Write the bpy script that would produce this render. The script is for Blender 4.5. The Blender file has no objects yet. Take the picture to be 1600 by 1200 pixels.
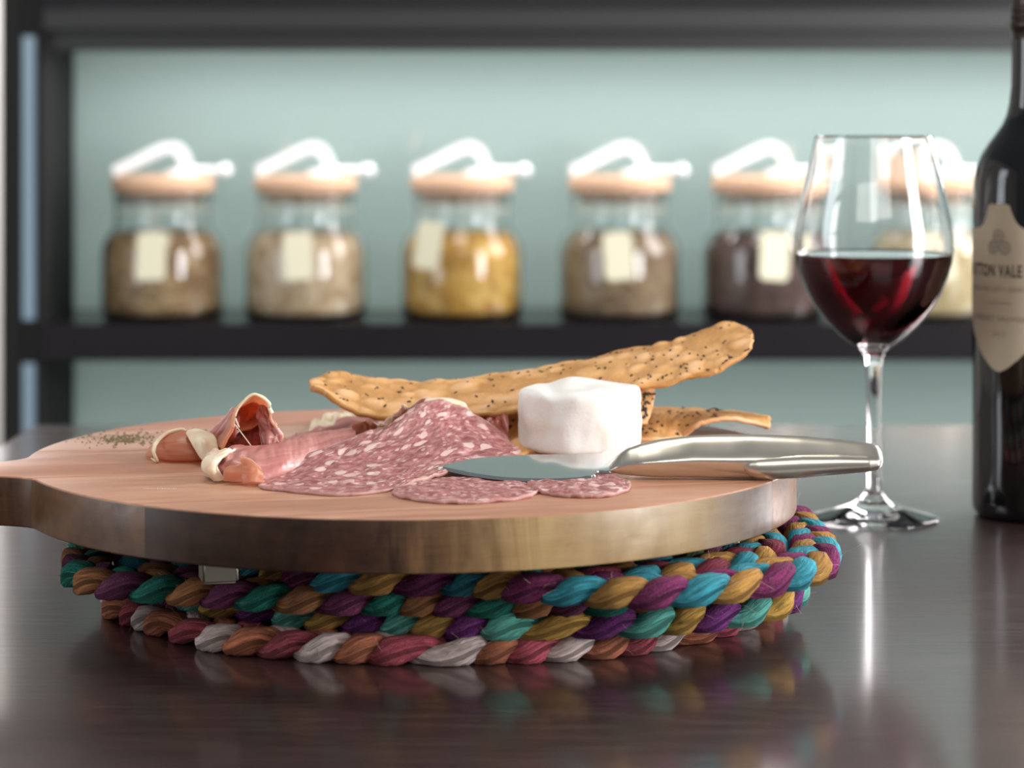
import bpy, bmesh, math, random
import numpy as np
from mathutils import Vector, Matrix, noise

random.seed(7)
RNG = np.random.RandomState(11)
SC = bpy.context.scene
COL = SC.collection
PI = math.pi

# ------------------------------------------------------------------ camera
# metres; the table top is z = 0, the camera stands at the origin looking along +Y
EYE = .237          # eye height over the table
F = 3777.8          # 85 mm lens on a 36 mm wide sensor, in pixels of the 1600 px wide frame
HZ = 172.           # row of the horizon
cam_data = bpy.data.cameras.new('camera')
cam = bpy.data.objects.new('camera', cam_data)
COL.objects.link(cam)
cam.location = (0, 0, EYE)
cam.rotation_euler = (math.radians(90), 0, 0)
cam_data.lens = 85
cam_data.sensor_width = 36
cam_data.shift_y = -(600 - HZ) / 1600.
cam_data.clip_start = .02
cam_data.dof.use_dof = True
cam_data.dof.focus_distance = 1.10
cam_data.dof.aperture_fstop = 8.6
SC.camera = cam

# ------------------------------------------------------------------ light
SC.view_settings.view_transform = 'Standard'
SC.view_settings.look = 'None'
SC.view_settings.gamma = 1
SC.view_settings.use_curve_mapping = False
SC.view_settings.exposure = 0.0
world = bpy.data.worlds.new('room_fill')
SC.world = world
world.use_nodes = True
world.node_tree.nodes['Background'].inputs[0].default_value = (.80, .84, .90, 1)
world.node_tree.nodes['Background'].inputs[1].default_value = .24


def area(name, loc, target, sx, sy, power, col):
    l = bpy.data.lights.new(name, 'AREA')
    l.shape = 'RECTANGLE'
    l.size = sx
    l.size_y = sy
    l.energy = power
    l.color = col
    o = bpy.data.objects.new(name, l)
    COL.objects.link(o)
    o.location = loc
    o.rotation_euler = (Vector(target) - Vector(loc)).to_track_quat('-Z', 'Y').to_euler()
    return o


area('window_light', (1.5, 2.6, .68), (.15, 1.3, .0), 1.1, 1.0, 62, (1, .935, .945))
area('window_light', (-2.1, 1.0, .55), (0, 2.9, .15), .8, 1.3, 18, (.86, .93, 1))
area('ceiling_light', (-.15, 1.62, 1.9), (.0, 1.2, .05), .8, .6, 17, (1, .93, .84))
area('window_light', (2.1, .30, .48), (.1, 2.8, .12), .75, 1.3, 88, (.97, .98, 1))
area('room_fill', (.3, -1.1, 1.5), (.0, 1.1, .03), 1.6, 1.0, 20, (1, .96, .92))  # unseen fill added behind the camera to brighten the front
area('shelf_fill_light', (.35, 3.045, .322), (.35, 3.07, -.1), 1.75, .03, 3.6, (.95, .98, 1))  # added strip hidden behind the rail to whiten lids and clasps
area('backlight', (.35, 3.95, .14), (.35, 3.3, .12), 2.6, .24, 17, (.97, .98, 1))
area('wall_fill_light', (-1.5, 4.2, 1.0), (-1.1, 5.0, .2), .8, 1.2, 30, (1, .97, .95))  # unseen lamp added to brighten the wall beyond the shelves


def P(px, py, d):
    """point at depth d seen at (px, py) of the photograph"""
    return Vector(((px - 800) * d / F, d, EYE - (py - HZ) * d / F))


# ------------------------------------------------------------------ object helpers
def link_mesh(name, me, mat=None, parent=None, loc=None):
    o = bpy.data.objects.new(name, me)
    COL.objects.link(o)
    if mat is not None and not me.materials:
        me.materials.append(mat)
    if parent is not None:
        o.parent = parent
    if loc is not None:
        o.location = loc
    return o


def mesh(name, verts, faces, mat=None, parent=None, smooth=True, loc=None, uv=None, col=None, sharp=None):
    me = bpy.data.meshes.new(name)
    me.from_pydata([tuple(v) for v in verts], [], faces)
    me.update()
    if smooth:
        me.shade_smooth()
        if sharp:
            me.set_sharp_from_angle(angle=math.radians(sharp))
    if uv is not None:
        l = me.uv_layers.new(name='UVMap')
        idx = np.empty(len(me.loops), dtype=np.int32)
        me.loops.foreach_get('vertex_index', idx)
        l.data.foreach_set('uv', np.asarray(uv, dtype=np.float32)[idx].ravel())
    if col is not None:
        a = me.color_attributes.new('Col', 'FLOAT_COLOR', 'POINT')
        a.data.foreach_set('color', np.asarray(col, dtype=np.float32).ravel())
    return link_mesh(name, me, mat, parent, loc)


def empty(name, loc=(0, 0, 0), rz=0):
    o = bpy.data.objects.new(name, None)
    COL.objects.link(o)
    o.location = loc
    o.rotation_euler = (0, 0, rz)
    o.empty_display_size = .02
    return o


def tag(o, label=None, cat=None, group=None, kind=None):
    if label:
        o['label'] = label
    if cat:
        o['category'] = cat
    if group:
        o['group'] = group
    if kind:
        o['kind'] = kind
    return o


def box(name, lo, hi, mat, parent=None, bev=.002, seg=2):
    bm = bmesh.new()
    bmesh.ops.create_cube(bm, size=1)
    c = [(lo[i] + hi[i]) / 2 for i in range(3)]
    s = [hi[i] - lo[i] for i in range(3)]
    for v in bm.verts:
        v.co = Vector((v.co.x * s[0] + c[0], v.co.y * s[1] + c[1], v.co.z * s[2] + c[2]))
    if bev:
        bmesh.ops.bevel(bm, geom=bm.edges[:], offset=bev, segments=seg, affect='EDGES')
    me = bpy.data.meshes.new(name)
    bm.to_mesh(me)
    bm.free()
    me.shade_smooth()
    me.set_sharp_from_angle(angle=math.radians(50))
    return link_mesh(name, me, mat, parent)


def lathe(name, prof, mat, parent=None, n=64, loc=None, sharp=None):
    """prof: (radius, z) list, from axis to axis or open/closed shell"""
    verts, faces, rings = [], [], []
    for r, z in prof:
        if r < 1e-6:
            rings.append([len(verts)])
            verts.append((0, 0, z))
        else:
            b = len(verts)
            rings.append(list(range(b, b + n)))
            for k in range(n):
                a = 2 * PI * k / n
                verts.append((r * math.cos(a), r * math.sin(a), z))
    for i in range(len(rings) - 1):
        a, b = rings[i], rings[i + 1]
        for k in range(n):
            k2 = (k + 1) % n
            if len(a) == 1 and len(b) == 1:
                continue
            if len(a) == 1:
                faces.append((a[0], b[k2], b[k]))
            elif len(b) == 1:
                faces.append((a[k], a[k2], b[0]))
            else:
                faces.append((a[k], a[k2], b[k2], b[k]))
    return mesh(name, verts, faces, mat, parent, loc=loc, sharp=sharp)


def tube(name, pts, rad, mat, parent=None, n=8, radii=None, closed=False, squash=1.):
    pts = [Vector(p) for p in pts]
    verts, faces = [], []
    m = len(pts)
    up = Vector((0, 0, 1))
    for i, p in enumerate(pts):
        if closed:
            t = pts[(i + 1) % m] - pts[i - 1]
        else:
            t = pts[min(i + 1, m - 1)] - pts[max(i - 1, 0)]
        t.normalize()
        s = t.cross(up)
        if s.length < .05:
            s = t.cross(Vector((0, 1, 0)))
        s.normalize()
        w = s.cross(t)
        r = radii[i] if radii else rad
        for k in range(n):
            a = 2 * PI * k / n
            verts.append(p + s * (r * math.cos(a)) + w * (r * squash * math.sin(a)))
    for i in range(m if closed else m - 1):
        j = (i + 1) % m
        for k in range(n):
            k2 = (k + 1) % n
            faces.append((i * n + k, i * n + k2, j * n + k2, j * n + k))
    if not closed:
        faces.append(tuple(range(n - 1, -1, -1)))
        faces.append(tuple((m - 1) * n + k for k in range(n)))
    return mesh(name, verts, faces, mat, parent, sharp=60)


def smooth_path(pts, k=6, closed=False):
    """Catmull-Rom through pts"""
    pts = [Vector(p) for p in pts]
    n = len(pts)
    out = []
    rng = range(n) if closed else range(n - 1)
    for i in rng:
        if closed:
            p0, p1, p2, p3 = pts[i - 1], pts[i], pts[(i + 1) % n], pts[(i + 2) % n]
        else:
            p0, p1, p2, p3 = pts[max(i - 1, 0)], pts[i], pts[i + 1], pts[min(i + 2, n - 1)]
        for j in range(k):
            t = j / k
            out.append(.5 * ((2 * p1) + (p2 - p0) * t + (2 * p0 - 5 * p1 + 4 * p2 - p3) * t * t
                             + (3 * p1 - p0 - 3 * p2 + p3) * t ** 3))
    if not closed:
        out.append(pts[-1])
    return out


# ------------------------------------------------------------------ material helpers
class Mat:
    def __init__(self, name, **kw):
        self.m = bpy.data.materials.new(name)
        self.m.use_nodes = True
        self.nt = self.m.node_tree
        self.b = self.nt.nodes['Principled BSDF']
        self.set(**kw)

    def set(self, **kw):
        names = dict(color='Base Color', rough='Roughness', metal='Metallic', ior='IOR', trans='Transmission Weight',
                     sss='Subsurface Weight', sssr='Subsurface Radius', ssss='Subsurface Scale', coat='Coat Weight',
                     coatr='Coat Roughness', spec='Specular IOR Level', sheen='Sheen Weight', alpha='Alpha')
        for k, v in kw.items():
            if k == 'color' and len(v) == 3:
                v = (*v, 1)
            self.b.inputs[names[k]].default_value = v

    def n(self, typ, ins=None, **props):
        nd = self.nt.nodes.new('ShaderNode' + typ)
        for k, v in props.items():
            setattr(nd, k, v)
        for k, v in (ins or {}).items():
            self.put(nd.inputs[k], v)
        return nd

    def put(self, sock, v):
        if isinstance(v, bpy.types.NodeSocket):
            self.nt.links.new(v, sock)
        elif isinstance(v, (tuple, list)) and len(v) == 3 and sock.type == 'RGBA':
            sock.default_value = (*v, 1)
        else:
            sock.default_value = v

    def link(self, what, sock):
        self.put(self.b.inputs[what], sock)

    def coords(self, which='Object', scale=(1, 1, 1), rot=(0, 0, 0), loc=(0, 0, 0)):
        tc = self.n('TexCoord')
        return self.n('Mapping', {'Vector': tc.outputs[which], 'Scale': scale, 'Rotation': rot, 'Location': loc}).outputs[0]

    def noise(self, vec, scale, detail=4, rough=.5, dist=0.):
        return self.n('TexNoise', {'Vector': vec, 'Scale': scale, 'Detail': detail, 'Roughness': rough,
                                   'Distortion': dist}).outputs['Fac']

    def ramp(self, fac, stops, interp='LINEAR'):
        nd = self.n('ValToRGB', {'Fac': fac})
        cr = nd.color_ramp
        cr.interpolation = interp
        while len(cr.elements) < len(stops):
            cr.elements.new(.5)
        for e, (p, c) in zip(cr.elements, stops):
            e.position = p
            e.color = (*c, 1) if not isinstance(c, (int, float)) else (c, c, c, 1)
        return nd.outputs['Color']

    def mix(self, fac, a, b, mode='MIX'):
        nd = self.n('Mix', data_type='RGBA', blend_type=mode)
        self.put(nd.inputs['Factor'], fac)
        self.put(nd.inputs['A'], a)
        self.put(nd.inputs['B'], b)
        return nd.outputs['Result']

    def math(self, op, a, b=0., clamp=False):
        nd = self.n('Math', operation=op, use_clamp=clamp)
        self.put(nd.inputs[0], a)
        self.put(nd.inputs[1], b)
        return nd.outputs[0]

    def bump(self, h, strength=.5, dist=.001, normal=None):
        ins = {'Height': h, 'Strength': strength, 'Distance': dist}
        if normal is not None:
            ins['Normal'] = normal
        return self.n('Bump', ins).outputs[0]


def simple(name, color, rough=.5, **kw):
    return Mat(name, color=color, rough=rough, **kw).m


M = {}
# dark stained table timber
m = Mat('dark_table_wood', rough=.2)
c = m.coords(scale=(6, 90, 30))
g = m.noise(c, 3.2, 8, .62, .4)
c2 = m.coords(scale=(1.2, 9, 3))
g2 = m.noise(c2, 3, 3, .5)
base = m.ramp(g, [(.28, (.012, .006, .005)), (.5, (.032, .015, .013)), (.75, (.068, .035, .031))])
base = m.mix(m.ramp(g2, [(.35, 0.), (.7, .5)]), base, (.045, .026, .024))
fl = m.n('TexVoronoi', {'Vector': m.coords(scale=(1, 1, 1)), 'Scale': 95.}).outputs['Distance']
flm = m.ramp(fl, [(0., .8), (.05, 0.)])
base = m.mix(flm, base, (.28, .24, .23))
m.link('Base Color', base)
m.link('Roughness', m.ramp(g, [(.3, .34), (.7, .46)]))
m.link('Normal', m.bump(g, .10, .0006))
m.set(spec=.5, coat=.85, coatr=.13)
m.b.inputs['Coat IOR'].default_value = 1.6
M['table'] = m.m
M['dark_steel'] = simple('charcoal_painted_frame', (.014, .0135, .013), .7, spec=.15)
M['rail'] = simple('dark_rail', (.016, .016, .0155), .5)
M['shelf'] = simple('black_lacquered_shelf', (.012, .010, .012), .22)
M['wall'] = simple('pale_plaster', (.78, .74, .70), .8)
M['blue'] = None
M['floor'] = simple('grey_floor', (.12, .11, .10), .5)
# teal ribbed back panel
m = Mat('teal_ribbed_panel', rough=.32)
c = m.coords(scale=(1, 1, 1))
w = m.n('TexWave', {'Vector': c, 'Scale': 60., 'Distortion': .0}, bands_direction='Z').outputs['Fac']
m.link('Base Color', m.mix(m.ramp(w, [(0, 0.), (1, .35)]), (.38, .46, .44), (.44, .52, .50)))
m.link('Normal', m.bump(w, .25, .002))

def glow_through(m, col, w):
    tr = m.n('BsdfTranslucent', {'Color': col})
    mx = m.n('MixShader', {'Fac': w})
    out = [q for q in m.nt.nodes if q.type == 'OUTPUT_MATERIAL'][0]
    m.nt.links.new(m.b.outputs[0], mx.inputs[1])
    m.nt.links.new(tr.outputs[0], mx.inputs[2])
    m.nt.links.new(mx.outputs[0], out.inputs['Surface'])


glow_through(m, (.56, .65, .62), .5)
M['panel'] = m.m
m = Mat('blue_grey_gap_light', rough=.4, color=(.27, .37, .45))  # flat colour stands for bluish light showing through the post gap
M['blue'] = m.m
# glass
M['glass'] = simple('clear_glass', (1, 1, 1), 0., ior=1.47, trans=1.)
M['jar_glass'] = simple('jar_glass', (.97, .99, .98), 0., ior=1.4, trans=1.)
m = Mat('red_wine_liquid', rough=0., ior=1.34, trans=1., color=(.10, .0012, .005))
M['wine'] = m.m
M['bottle'] = simple('dark_bottle_glass', (.003, .003, .0035), .06, coat=.2, coatr=.03, spec=.5)
M['foil'] = simple('dark_foil_capsule', (.035, .022, .018), .28, metal=.7)
m = Mat('cream_label_paper', rough=.65)
m.link('Base Color', m.mix(m.noise(m.coords(scale=(1, 1, 1)), 400, 3), (.46, .37, .26), (.51, .42, .30)))
M['label'] = m.m
M['ink'] = simple('brown_ink', (.055, .045, .04), .6)
M['ink_pale'] = simple('pale_brown_ink', (.26, .22, .17), .6)
m = Mat('satin_steel', metal=1., rough=.30, color=(.70, .665, .57))
M['steel'] = m.m
M['polished'] = simple('polished_steel', (.66, .67, .66), .07, metal=1.)
M['chrome'] = simple('bright_steel', (.96, .96, .96), .35, metal=.15)
M['foot'] = simple('satin_nickel_foot', (.34, .31, .25), .5, metal=1.)
M['cork'] = Mat('cork_lid', rough=.75).m
mm = Mat('cork', rough=.75)
mm.link('Base Color', mm.mix(mm.noise(mm.coords(), 160, 3), (.55, .33, .20), (.70, .45, .30)))
M['cork'] = mm.m
M['paper'] = simple('cream_paper_tag', (.72, .68, .50), .7)
M['string'] = simple('pale_string', (.7, .62, .5), .8)


def wood(name, base, dark, light, rim=None, seed=0., rough=.36):
    """timber with grain along local X; rim = cut edge colours along X, wood tone plus painted light, (place, dark vein, ground)"""
    m = Mat(name, rough=rough)
    c = m.coords(scale=(7, 70, 55), loc=(seed, seed * 1.7, seed * .3))
    g = m.noise(c, 2.2, 8, .6, .8)
    col = m.ramp(g, [(.25, dark), (.5, base), (.78, light)])
    broad = m.noise(m.coords(scale=(3, 16, 10), loc=(seed, 0, 0)), 2.2, 3, .5, .6)
    col = m.mix(m.ramp(broad, [(.42, 0.), (.7, .6)]), col, dark)
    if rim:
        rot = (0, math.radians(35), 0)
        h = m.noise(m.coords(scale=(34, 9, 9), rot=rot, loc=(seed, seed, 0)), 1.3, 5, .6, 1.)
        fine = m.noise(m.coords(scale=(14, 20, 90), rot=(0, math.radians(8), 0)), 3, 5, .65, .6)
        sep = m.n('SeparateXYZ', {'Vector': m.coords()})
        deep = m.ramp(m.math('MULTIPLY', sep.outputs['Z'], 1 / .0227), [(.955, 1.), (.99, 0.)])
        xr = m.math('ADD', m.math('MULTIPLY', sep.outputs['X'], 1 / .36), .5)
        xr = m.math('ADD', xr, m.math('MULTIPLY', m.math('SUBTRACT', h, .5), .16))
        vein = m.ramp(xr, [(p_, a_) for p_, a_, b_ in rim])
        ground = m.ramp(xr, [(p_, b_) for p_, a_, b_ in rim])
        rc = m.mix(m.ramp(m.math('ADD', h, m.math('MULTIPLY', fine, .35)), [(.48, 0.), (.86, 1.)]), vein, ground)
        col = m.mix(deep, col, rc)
    scr = m.noise(m.coords(scale=(60, 900, 300), rot=(0, 0, .2)), 1.5, 2)
    m.link('Base Color', col)
    m.link('Roughness', m.ramp(g, [(.3, rough - .05), (.7, rough + .1)]))
    m.link('Normal', m.bump(g, .12, .0004))
    m.set(spec=.45)
    return m.m


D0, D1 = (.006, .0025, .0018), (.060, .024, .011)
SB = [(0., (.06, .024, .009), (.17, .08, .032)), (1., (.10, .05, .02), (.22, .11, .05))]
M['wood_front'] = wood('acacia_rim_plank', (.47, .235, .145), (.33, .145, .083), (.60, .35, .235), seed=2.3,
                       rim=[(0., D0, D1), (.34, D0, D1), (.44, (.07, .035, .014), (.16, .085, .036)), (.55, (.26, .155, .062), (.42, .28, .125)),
                            (.74, (.24, .155, .07), (.38, .27, .14)), (.84, (.075, .058, .052), (.20, .155, .125)), (1., (.06, .05, .05), (.19, .16, .14))])  # gold middle and grey right hold painted light and sheen; left is heartwood
M['wood_b'] = wood('acacia_plank', (.55, .29, .18), (.41, .19, .11), (.69, .42, .28), rim=SB, seed=5.1)
M['wood_c'] = wood('acacia_plank_pink', (.50, .24, .15), (.35, .155, .095), (.64, .37, .25), rim=SB, seed=8.7)
M['wood_d'] = wood('acacia_plank_back', (.56, .33, .24), (.44, .23, .16), (.70, .46, .35), rim=SB, seed=12.9)
M['wood_e'] = wood('acacia_plank_far', (.52, .24, .15), (.38, .15, .09), (.68, .36, .25), rim=SB, seed=17.2)

# braided fabric, colour from the strips sewn into each strand
m = Mat('braided_cotton', rough=.85)
a = m.n('Attribute', attribute_name='Col').outputs['Color']
uvc = m.coords('UV', scale=(75, 2.0, 1))
fold = m.noise(uvc, 1.7, 5, .62, .9)
wv = m.noise(m.coords(scale=(1, 1, 1)), 2600, 1)
v = m.math('ADD', m.ramp(fold, [(.32, .45), (.5, .9), (.75, 1.25)]), 0.)
col = m.mix(1., a, v, 'MULTIPLY')
col = m.mix(m.ramp(wv, [(.4, 0.), (.7, .22)]), col, m.mix(.5, a, (.8, .75, .7)))
m.link('Base Color', col)
b1 = m.bump(fold, 1., .0032)
m.link('Normal', m.bump(wv, .25, .0003, b1))
m.set(spec=.15)
M['cloth'] = m.m
M['thread'] = simple('loose_thread', (.45, .22, .12), .9)
M['thread_pale'] = simple('pale_loose_thread', (.55, .38, .30), .9)

# salami: mauve lean with white fat
m = Mat('salami_meat', rough=.42)
c = m.coords('UV', scale=(1, 1, 1))
cn = m.n('TexNoise', {'Vector': c, 'Scale': 90., 'Detail': 2.})
cw = m.mix(.006, c, cn.outputs['Color'], 'ADD')
v1 = m.n('TexVoronoi', {'Vector': cw, 'Scale': 130., 'Randomness': 1.}, feature='F1')
v2 = m.n('TexVoronoi', {'Vector': cw, 'Scale': 330., 'Randomness': 1.}, feature='F1')
big = m.math('MULTIPLY', m.ramp(v1.outputs['Distance'], [(.30, 1.), (.40, 0.)]),
             m.ramp(m.n('SeparateColor', {'Color': v1.outputs['Color']}).outputs[0], [(.52, 0.), (.56, 1.)]))
sml = m.math('MULTIPLY', m.ramp(v2.outputs['Distance'], [(.30, 1.), (.45, 0.)]),
             m.ramp(m.n('SeparateColor', {'Color': v2.outputs['Color']}).outputs[0], [(.55, 0.), (.6, .7)]))
fat = m.math('MAXIMUM', big, sml)
lean_n = m.noise(c, 260, 5, .65)
lean = m.ramp(lean_n, [(.3, (.20, .04, .045)), (.48, (.34, .115, .11)), (.68, (.58, .30, .27))])
fatc = m.mix(m.noise(c, 120, 2), (.74, .55, .50), (.66, .42, .38))
col = m.mix(fat, lean, fatc)
e = m.n('SeparateColor', {'Color': m.n('Attribute', attribute_name='Col').outputs['Color']})
col = m.mix(e.outputs[0], col, m.mix(m.noise(c, 150, 3), (.62, .42, .36), (.34, .08, .07)))
m.link('Base Color', col)
h = m.math('ADD', m.math('MULTIPLY', fat, .7), m.math('MULTIPLY', lean_n, 1.2))
m.link('Normal', m.bump(h, .55, .0007))
m.set(sss=.25, sssr=(1, .35, .3), ssss=.002, spec=.5)
M['salami'] = m.m

# prosciutto
def ham(name, c0, c1, c2, thin=.2):
    m = Mat(name, rough=.33)
    c = m.coords('UV', scale=(30, 420, 1))
    f = m.noise(c, 1.0, 5, .6, .6)
    f2 = m.noise(m.coords('UV', scale=(60, 60, 1)), 1., 3)
    col = m.ramp(f, [(.25, c0), (.5, c1), (.75, c2)])
    col = m.mix(m.ramp(f2, [(.45, 0.), (.7, .45)]), col, c2)
    e = m.n('SeparateColor', {'Color': m.n('Attribute', attribute_name='Col').outputs['Color']})
    edge = m.math('ADD', e.outputs[0], m.math('MULTIPLY', m.math('SUBTRACT', f2, .5), .5))
    col = m.mix(m.ramp(edge, [(.45, 0.), (.6, 1.)]), col, m.mix(f2, (.82, .66, .50), (.72, .50, .38)))
    m.link('Base Color', col)
    m.link('Normal', m.bump(f, .35, .0006))
    m.set(sss=.2, sssr=(1, .4, .25), ssss=.002, spec=.55)
    glow_through(m, m.mix(.7, c2, (1., .52, .32)), thin)
    return m.m


M['ham'] = ham('cured_ham', (.40, .13, .12), (.52, .20, .18), (.62, .32, .28))
M['ham_orange'] = ham('cured_ham_translucent', (.56, .22, .12), (.66, .32, .19), (.74, .46, .32), .55)
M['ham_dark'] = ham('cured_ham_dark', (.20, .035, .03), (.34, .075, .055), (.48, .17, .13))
M['ham_brown'] = ham('cured_ham_rind_side', (.22, .06, .03), (.36, .12, .06), (.55, .26, .16))
m = Mat('ham_fat', rough=.4, sss=.4, sssr=(1, .7, .4), ssss=.003)
f = m.noise(m.coords(), 140, 4)
m.link('Base Color', m.mix(m.ramp(f, [(.4, 0.), (.65, 1.)]), (.80, .70, .50), (.72, .54, .38)))
m.link('Normal', m.bump(f, .4, .001))
M['fat'] = m.m

# white rind cheese
m = Mat('white_cheese_rind', rough=.6, sss=.3, sssr=(1, .85, .6), ssss=.004)
f = m.noise(m.coords(), 70, 5, .55)
f2 = m.noise(m.coords(), 600, 3)
m.link('Base Color', m.mix(m.ramp(f, [(.5, 0.), (.72, 1.)]), (.85, .845, .81), (.80, .76, .68)))
m.link('Normal', m.bump(m.math('ADD', f, m.math('MULTIPLY', f2, .25)), .35, .0015))
M['cheese'] = m.m

# flatbread
m = Mat('flatbread_crust', rough=.55)
c = m.coords('UV')
f = m.noise(c, 55, 5, .55)
f2 = m.noise(c, 400, 4, .6)
e = m.n('SeparateColor', {'Color': m.n('Attribute', attribute_name='Col').outputs['Color']})
col = m.ramp(m.math('ADD', m.math('MULTIPLY', f, .55), m.math('MULTIPLY', e.outputs[0], .45)),
             [(.22, (.46, .21, .05)), (.42, (.62, .32, .10)), (.6, (.72, .40, .17)), (.85, (.78, .50, .28))])
col = m.mix(m.ramp(f2, [(.55, 0.), (.8, .5)]), col, (.82, .62, .40))
m.link('Base Color', col)
m.link('Normal', m.bump(f2, .3, .0006))
m.set(sss=.12, sssr=(1, .6, .3), ssss=.002)
M['bread'] = m.m
M['seed'] = simple('black_seed', (.022, .018, .012), .5)
M['herb'] = simple('dried_herb', (.14, .11, .045), .8)

# ------------------------------------------------------------------ the room
tag(box('floor', (-3.2, -1.6, -.80), (3.2, 5.1, -.75), M['floor'], bev=0), kind='structure')
tag(box('wall_back', (-3.2, 5.0, -.75), (3.2, 5.1, 2.2), M['wall'], bev=0), kind='structure')
tag(box('wall_left', (-3.3, -1.6, -.75), (-3.2, 5.1, 2.2), M['wall'], bev=0), kind='structure')

# shelving unit behind the table
DS = 3.0
su = empty('shelving_unit', (.4, DS, -.75))
tag(su, 'dark framed shelving unit with teal panels standing behind the table', 'shelf')


def sbox(name, x0, x1, y0, y1, z0, z1, mat, bev=.002):
    o = box(name, (x0 - .4, y0 - DS, z0 + .75), (x1 - .4, y1 - DS, z1 + .75), mat, su, bev)
    return o


def XZ(px, py, d):
    p = P(px, py, d)
    return p.x, p.z


xl = [XZ(v_, 0, DS)[0] for v_ in (7, 38, 60, 70)]
XR = 1.35
zt = XZ(0, 79, DS)[1]
sbox('post', xl[0], xl[1], DS - .02, DS + .212, -.75, .93, M['dark_steel'])
sbox('post', xl[2], xl[3], DS - .02, DS + .212, -.75, .93, M['dark_steel'])
sbox('gap_light_strip', xl[1] + .0005, xl[2] - .0005, DS - .014, DS + .0, XZ(0, 498, DS)[1], XZ(0, 57, DS)[1], M['blue'], 0)  # added strip closing the gap, coloured like the light beyond
sbox('gap_light_strip', xl[1] + .0005, xl[2] - .0005, DS - .014, DS + .0, -.70, XZ(0, 566, DS)[1], M['blue'], 0)
sbox('spacer', xl[1] - .001, xl[2] + .001, DS - .015, DS + .05, XZ(0, 566, DS)[1], XZ(0, 498, DS)[1], M['dark_steel'])
sbox('spacer', xl[1] - .001, xl[2] + .001, DS - .015, DS + .05, XZ(0, 57, DS)[1], .93, M['dark_steel'])
sbox('post', XR, XR + .04, DS - .02, DS + .212, -.75, .93, M['dark_steel'])
z1, z2 = XZ(0, 48, DS)[1], XZ(0, 14, DS)[1]
sbox('rail', xl[3], XR, DS - .018, DS + .03, z1, z2, M['rail'])
sbox('rail', xl[3], XR, DS + .0, DS + .03, zt, z1, M['rail'])
sbox('shelf_board', xl[3], XR, DS + .03, DS + .20, z1 - .01, z1 + .018, M['dark_steel'])
sbox('rail', xl[3], XR, DS - .02, DS + .03, z2 + .001, z2 + .045, M['shelf'])
zs0, zs1 = XZ(0, 562, DS)[1], XZ(0, 504, DS)[1]
sbox('shelf_board', xl[3], XR, DS - .02, DS + .20, zs0, zs1, M['shelf'])
sbox('shelf_board', xl[3], XR, DS - .02, DS + .20, -.45, -.41, M['shelf'])
sbox('shelf_board', xl[3], XR, DS - .02, DS + .20, .93, .97, M['dark_steel'])
for z0_, z1_ in ((-.75, -.45), (-.41, zs0), (zs1, z1 - .01), (z2 + .045, .93)):
    sbox('back_panel', xl[3] - .0005, XR + .0005, DS + .20, DS + .212, z0_, z1_, M['panel'], 0)

# ------------------------------------------------------------------ the table
TX0, TX1 = -.36, 1.5
tb = empty('dining_table', (.57, 1.0, -.75))
tag(tb, 'dark brown stained wooden table with fine horizontal grain under everything', 'table')
ys = [.24, .41, .577, .743, .910, 1.077, 1.244, 1.411, 1.578, 1.82]
for i in range(len(ys) - 1):
    g = .00006
    o = box('plank', (TX0 - .57, ys[i] + g - 1.0, .715), (TX1 - .57, ys[i + 1] - g - 1.0, .75), M['table'], tb, 0)
box('rail', (TX0 + .06 - .57, 1.76 - 1, .64), (TX1 - .06 - .57, 1.78 - 1, .7145), M['table'], tb)
box('rail', (TX0 + .06 - .57, .30 - 1, .64), (TX1 - .06 - .57, .32 - 1, .7145), M['table'], tb)
for x_, y_ in ((TX0 + .03, .27), (TX0 + .03, 1.73), (TX1 - .09, .27), (TX1 - .09, 1.73)):
    box('leg', (x_ - .57, y_ - 1, 0), (x_ + .06 - .57, y_ + .06 - 1, .7145), M['table'], tb)

# ------------------------------------------------------------------ braided mats
def ring_radius(pts):
    """closed outline of plan points -> centre, function r(theta)"""
    pts = np.array(pts)
    c = np.array([(pts[:, 0].min() + pts[:, 0].max()) / 2, (pts[:, 1].min() + pts[:, 1].max()) / 2])
    q = smooth_path([(x, y, 0) for x, y in pts], 16, True)
    q = np.array([(v_.x, v_.y) for v_ in q]) - c
    th = np.arctan2(q[:, 1], q[:, 0])
    r = np.hypot(q[:, 0], q[:, 1])
    o = np.argsort(th)
    th, r = th[o], r[o]
    T = np.linspace(-PI, PI, 721)[:-1]
    R = np.interp(T, np.r_[th - 2 * PI, th, th + 2 * PI], np.r_[r, r, r])
    k = np.hanning(31)
    k /= k.sum()
    R = np.convolve(np.r_[R[-15:], R, R[:15]], k, 'valid')
    return c, (lambda t: np.interp((t + PI) % (2 * PI) - PI, np.r_[T, PI], np.r_[R, R[0]]))


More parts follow.
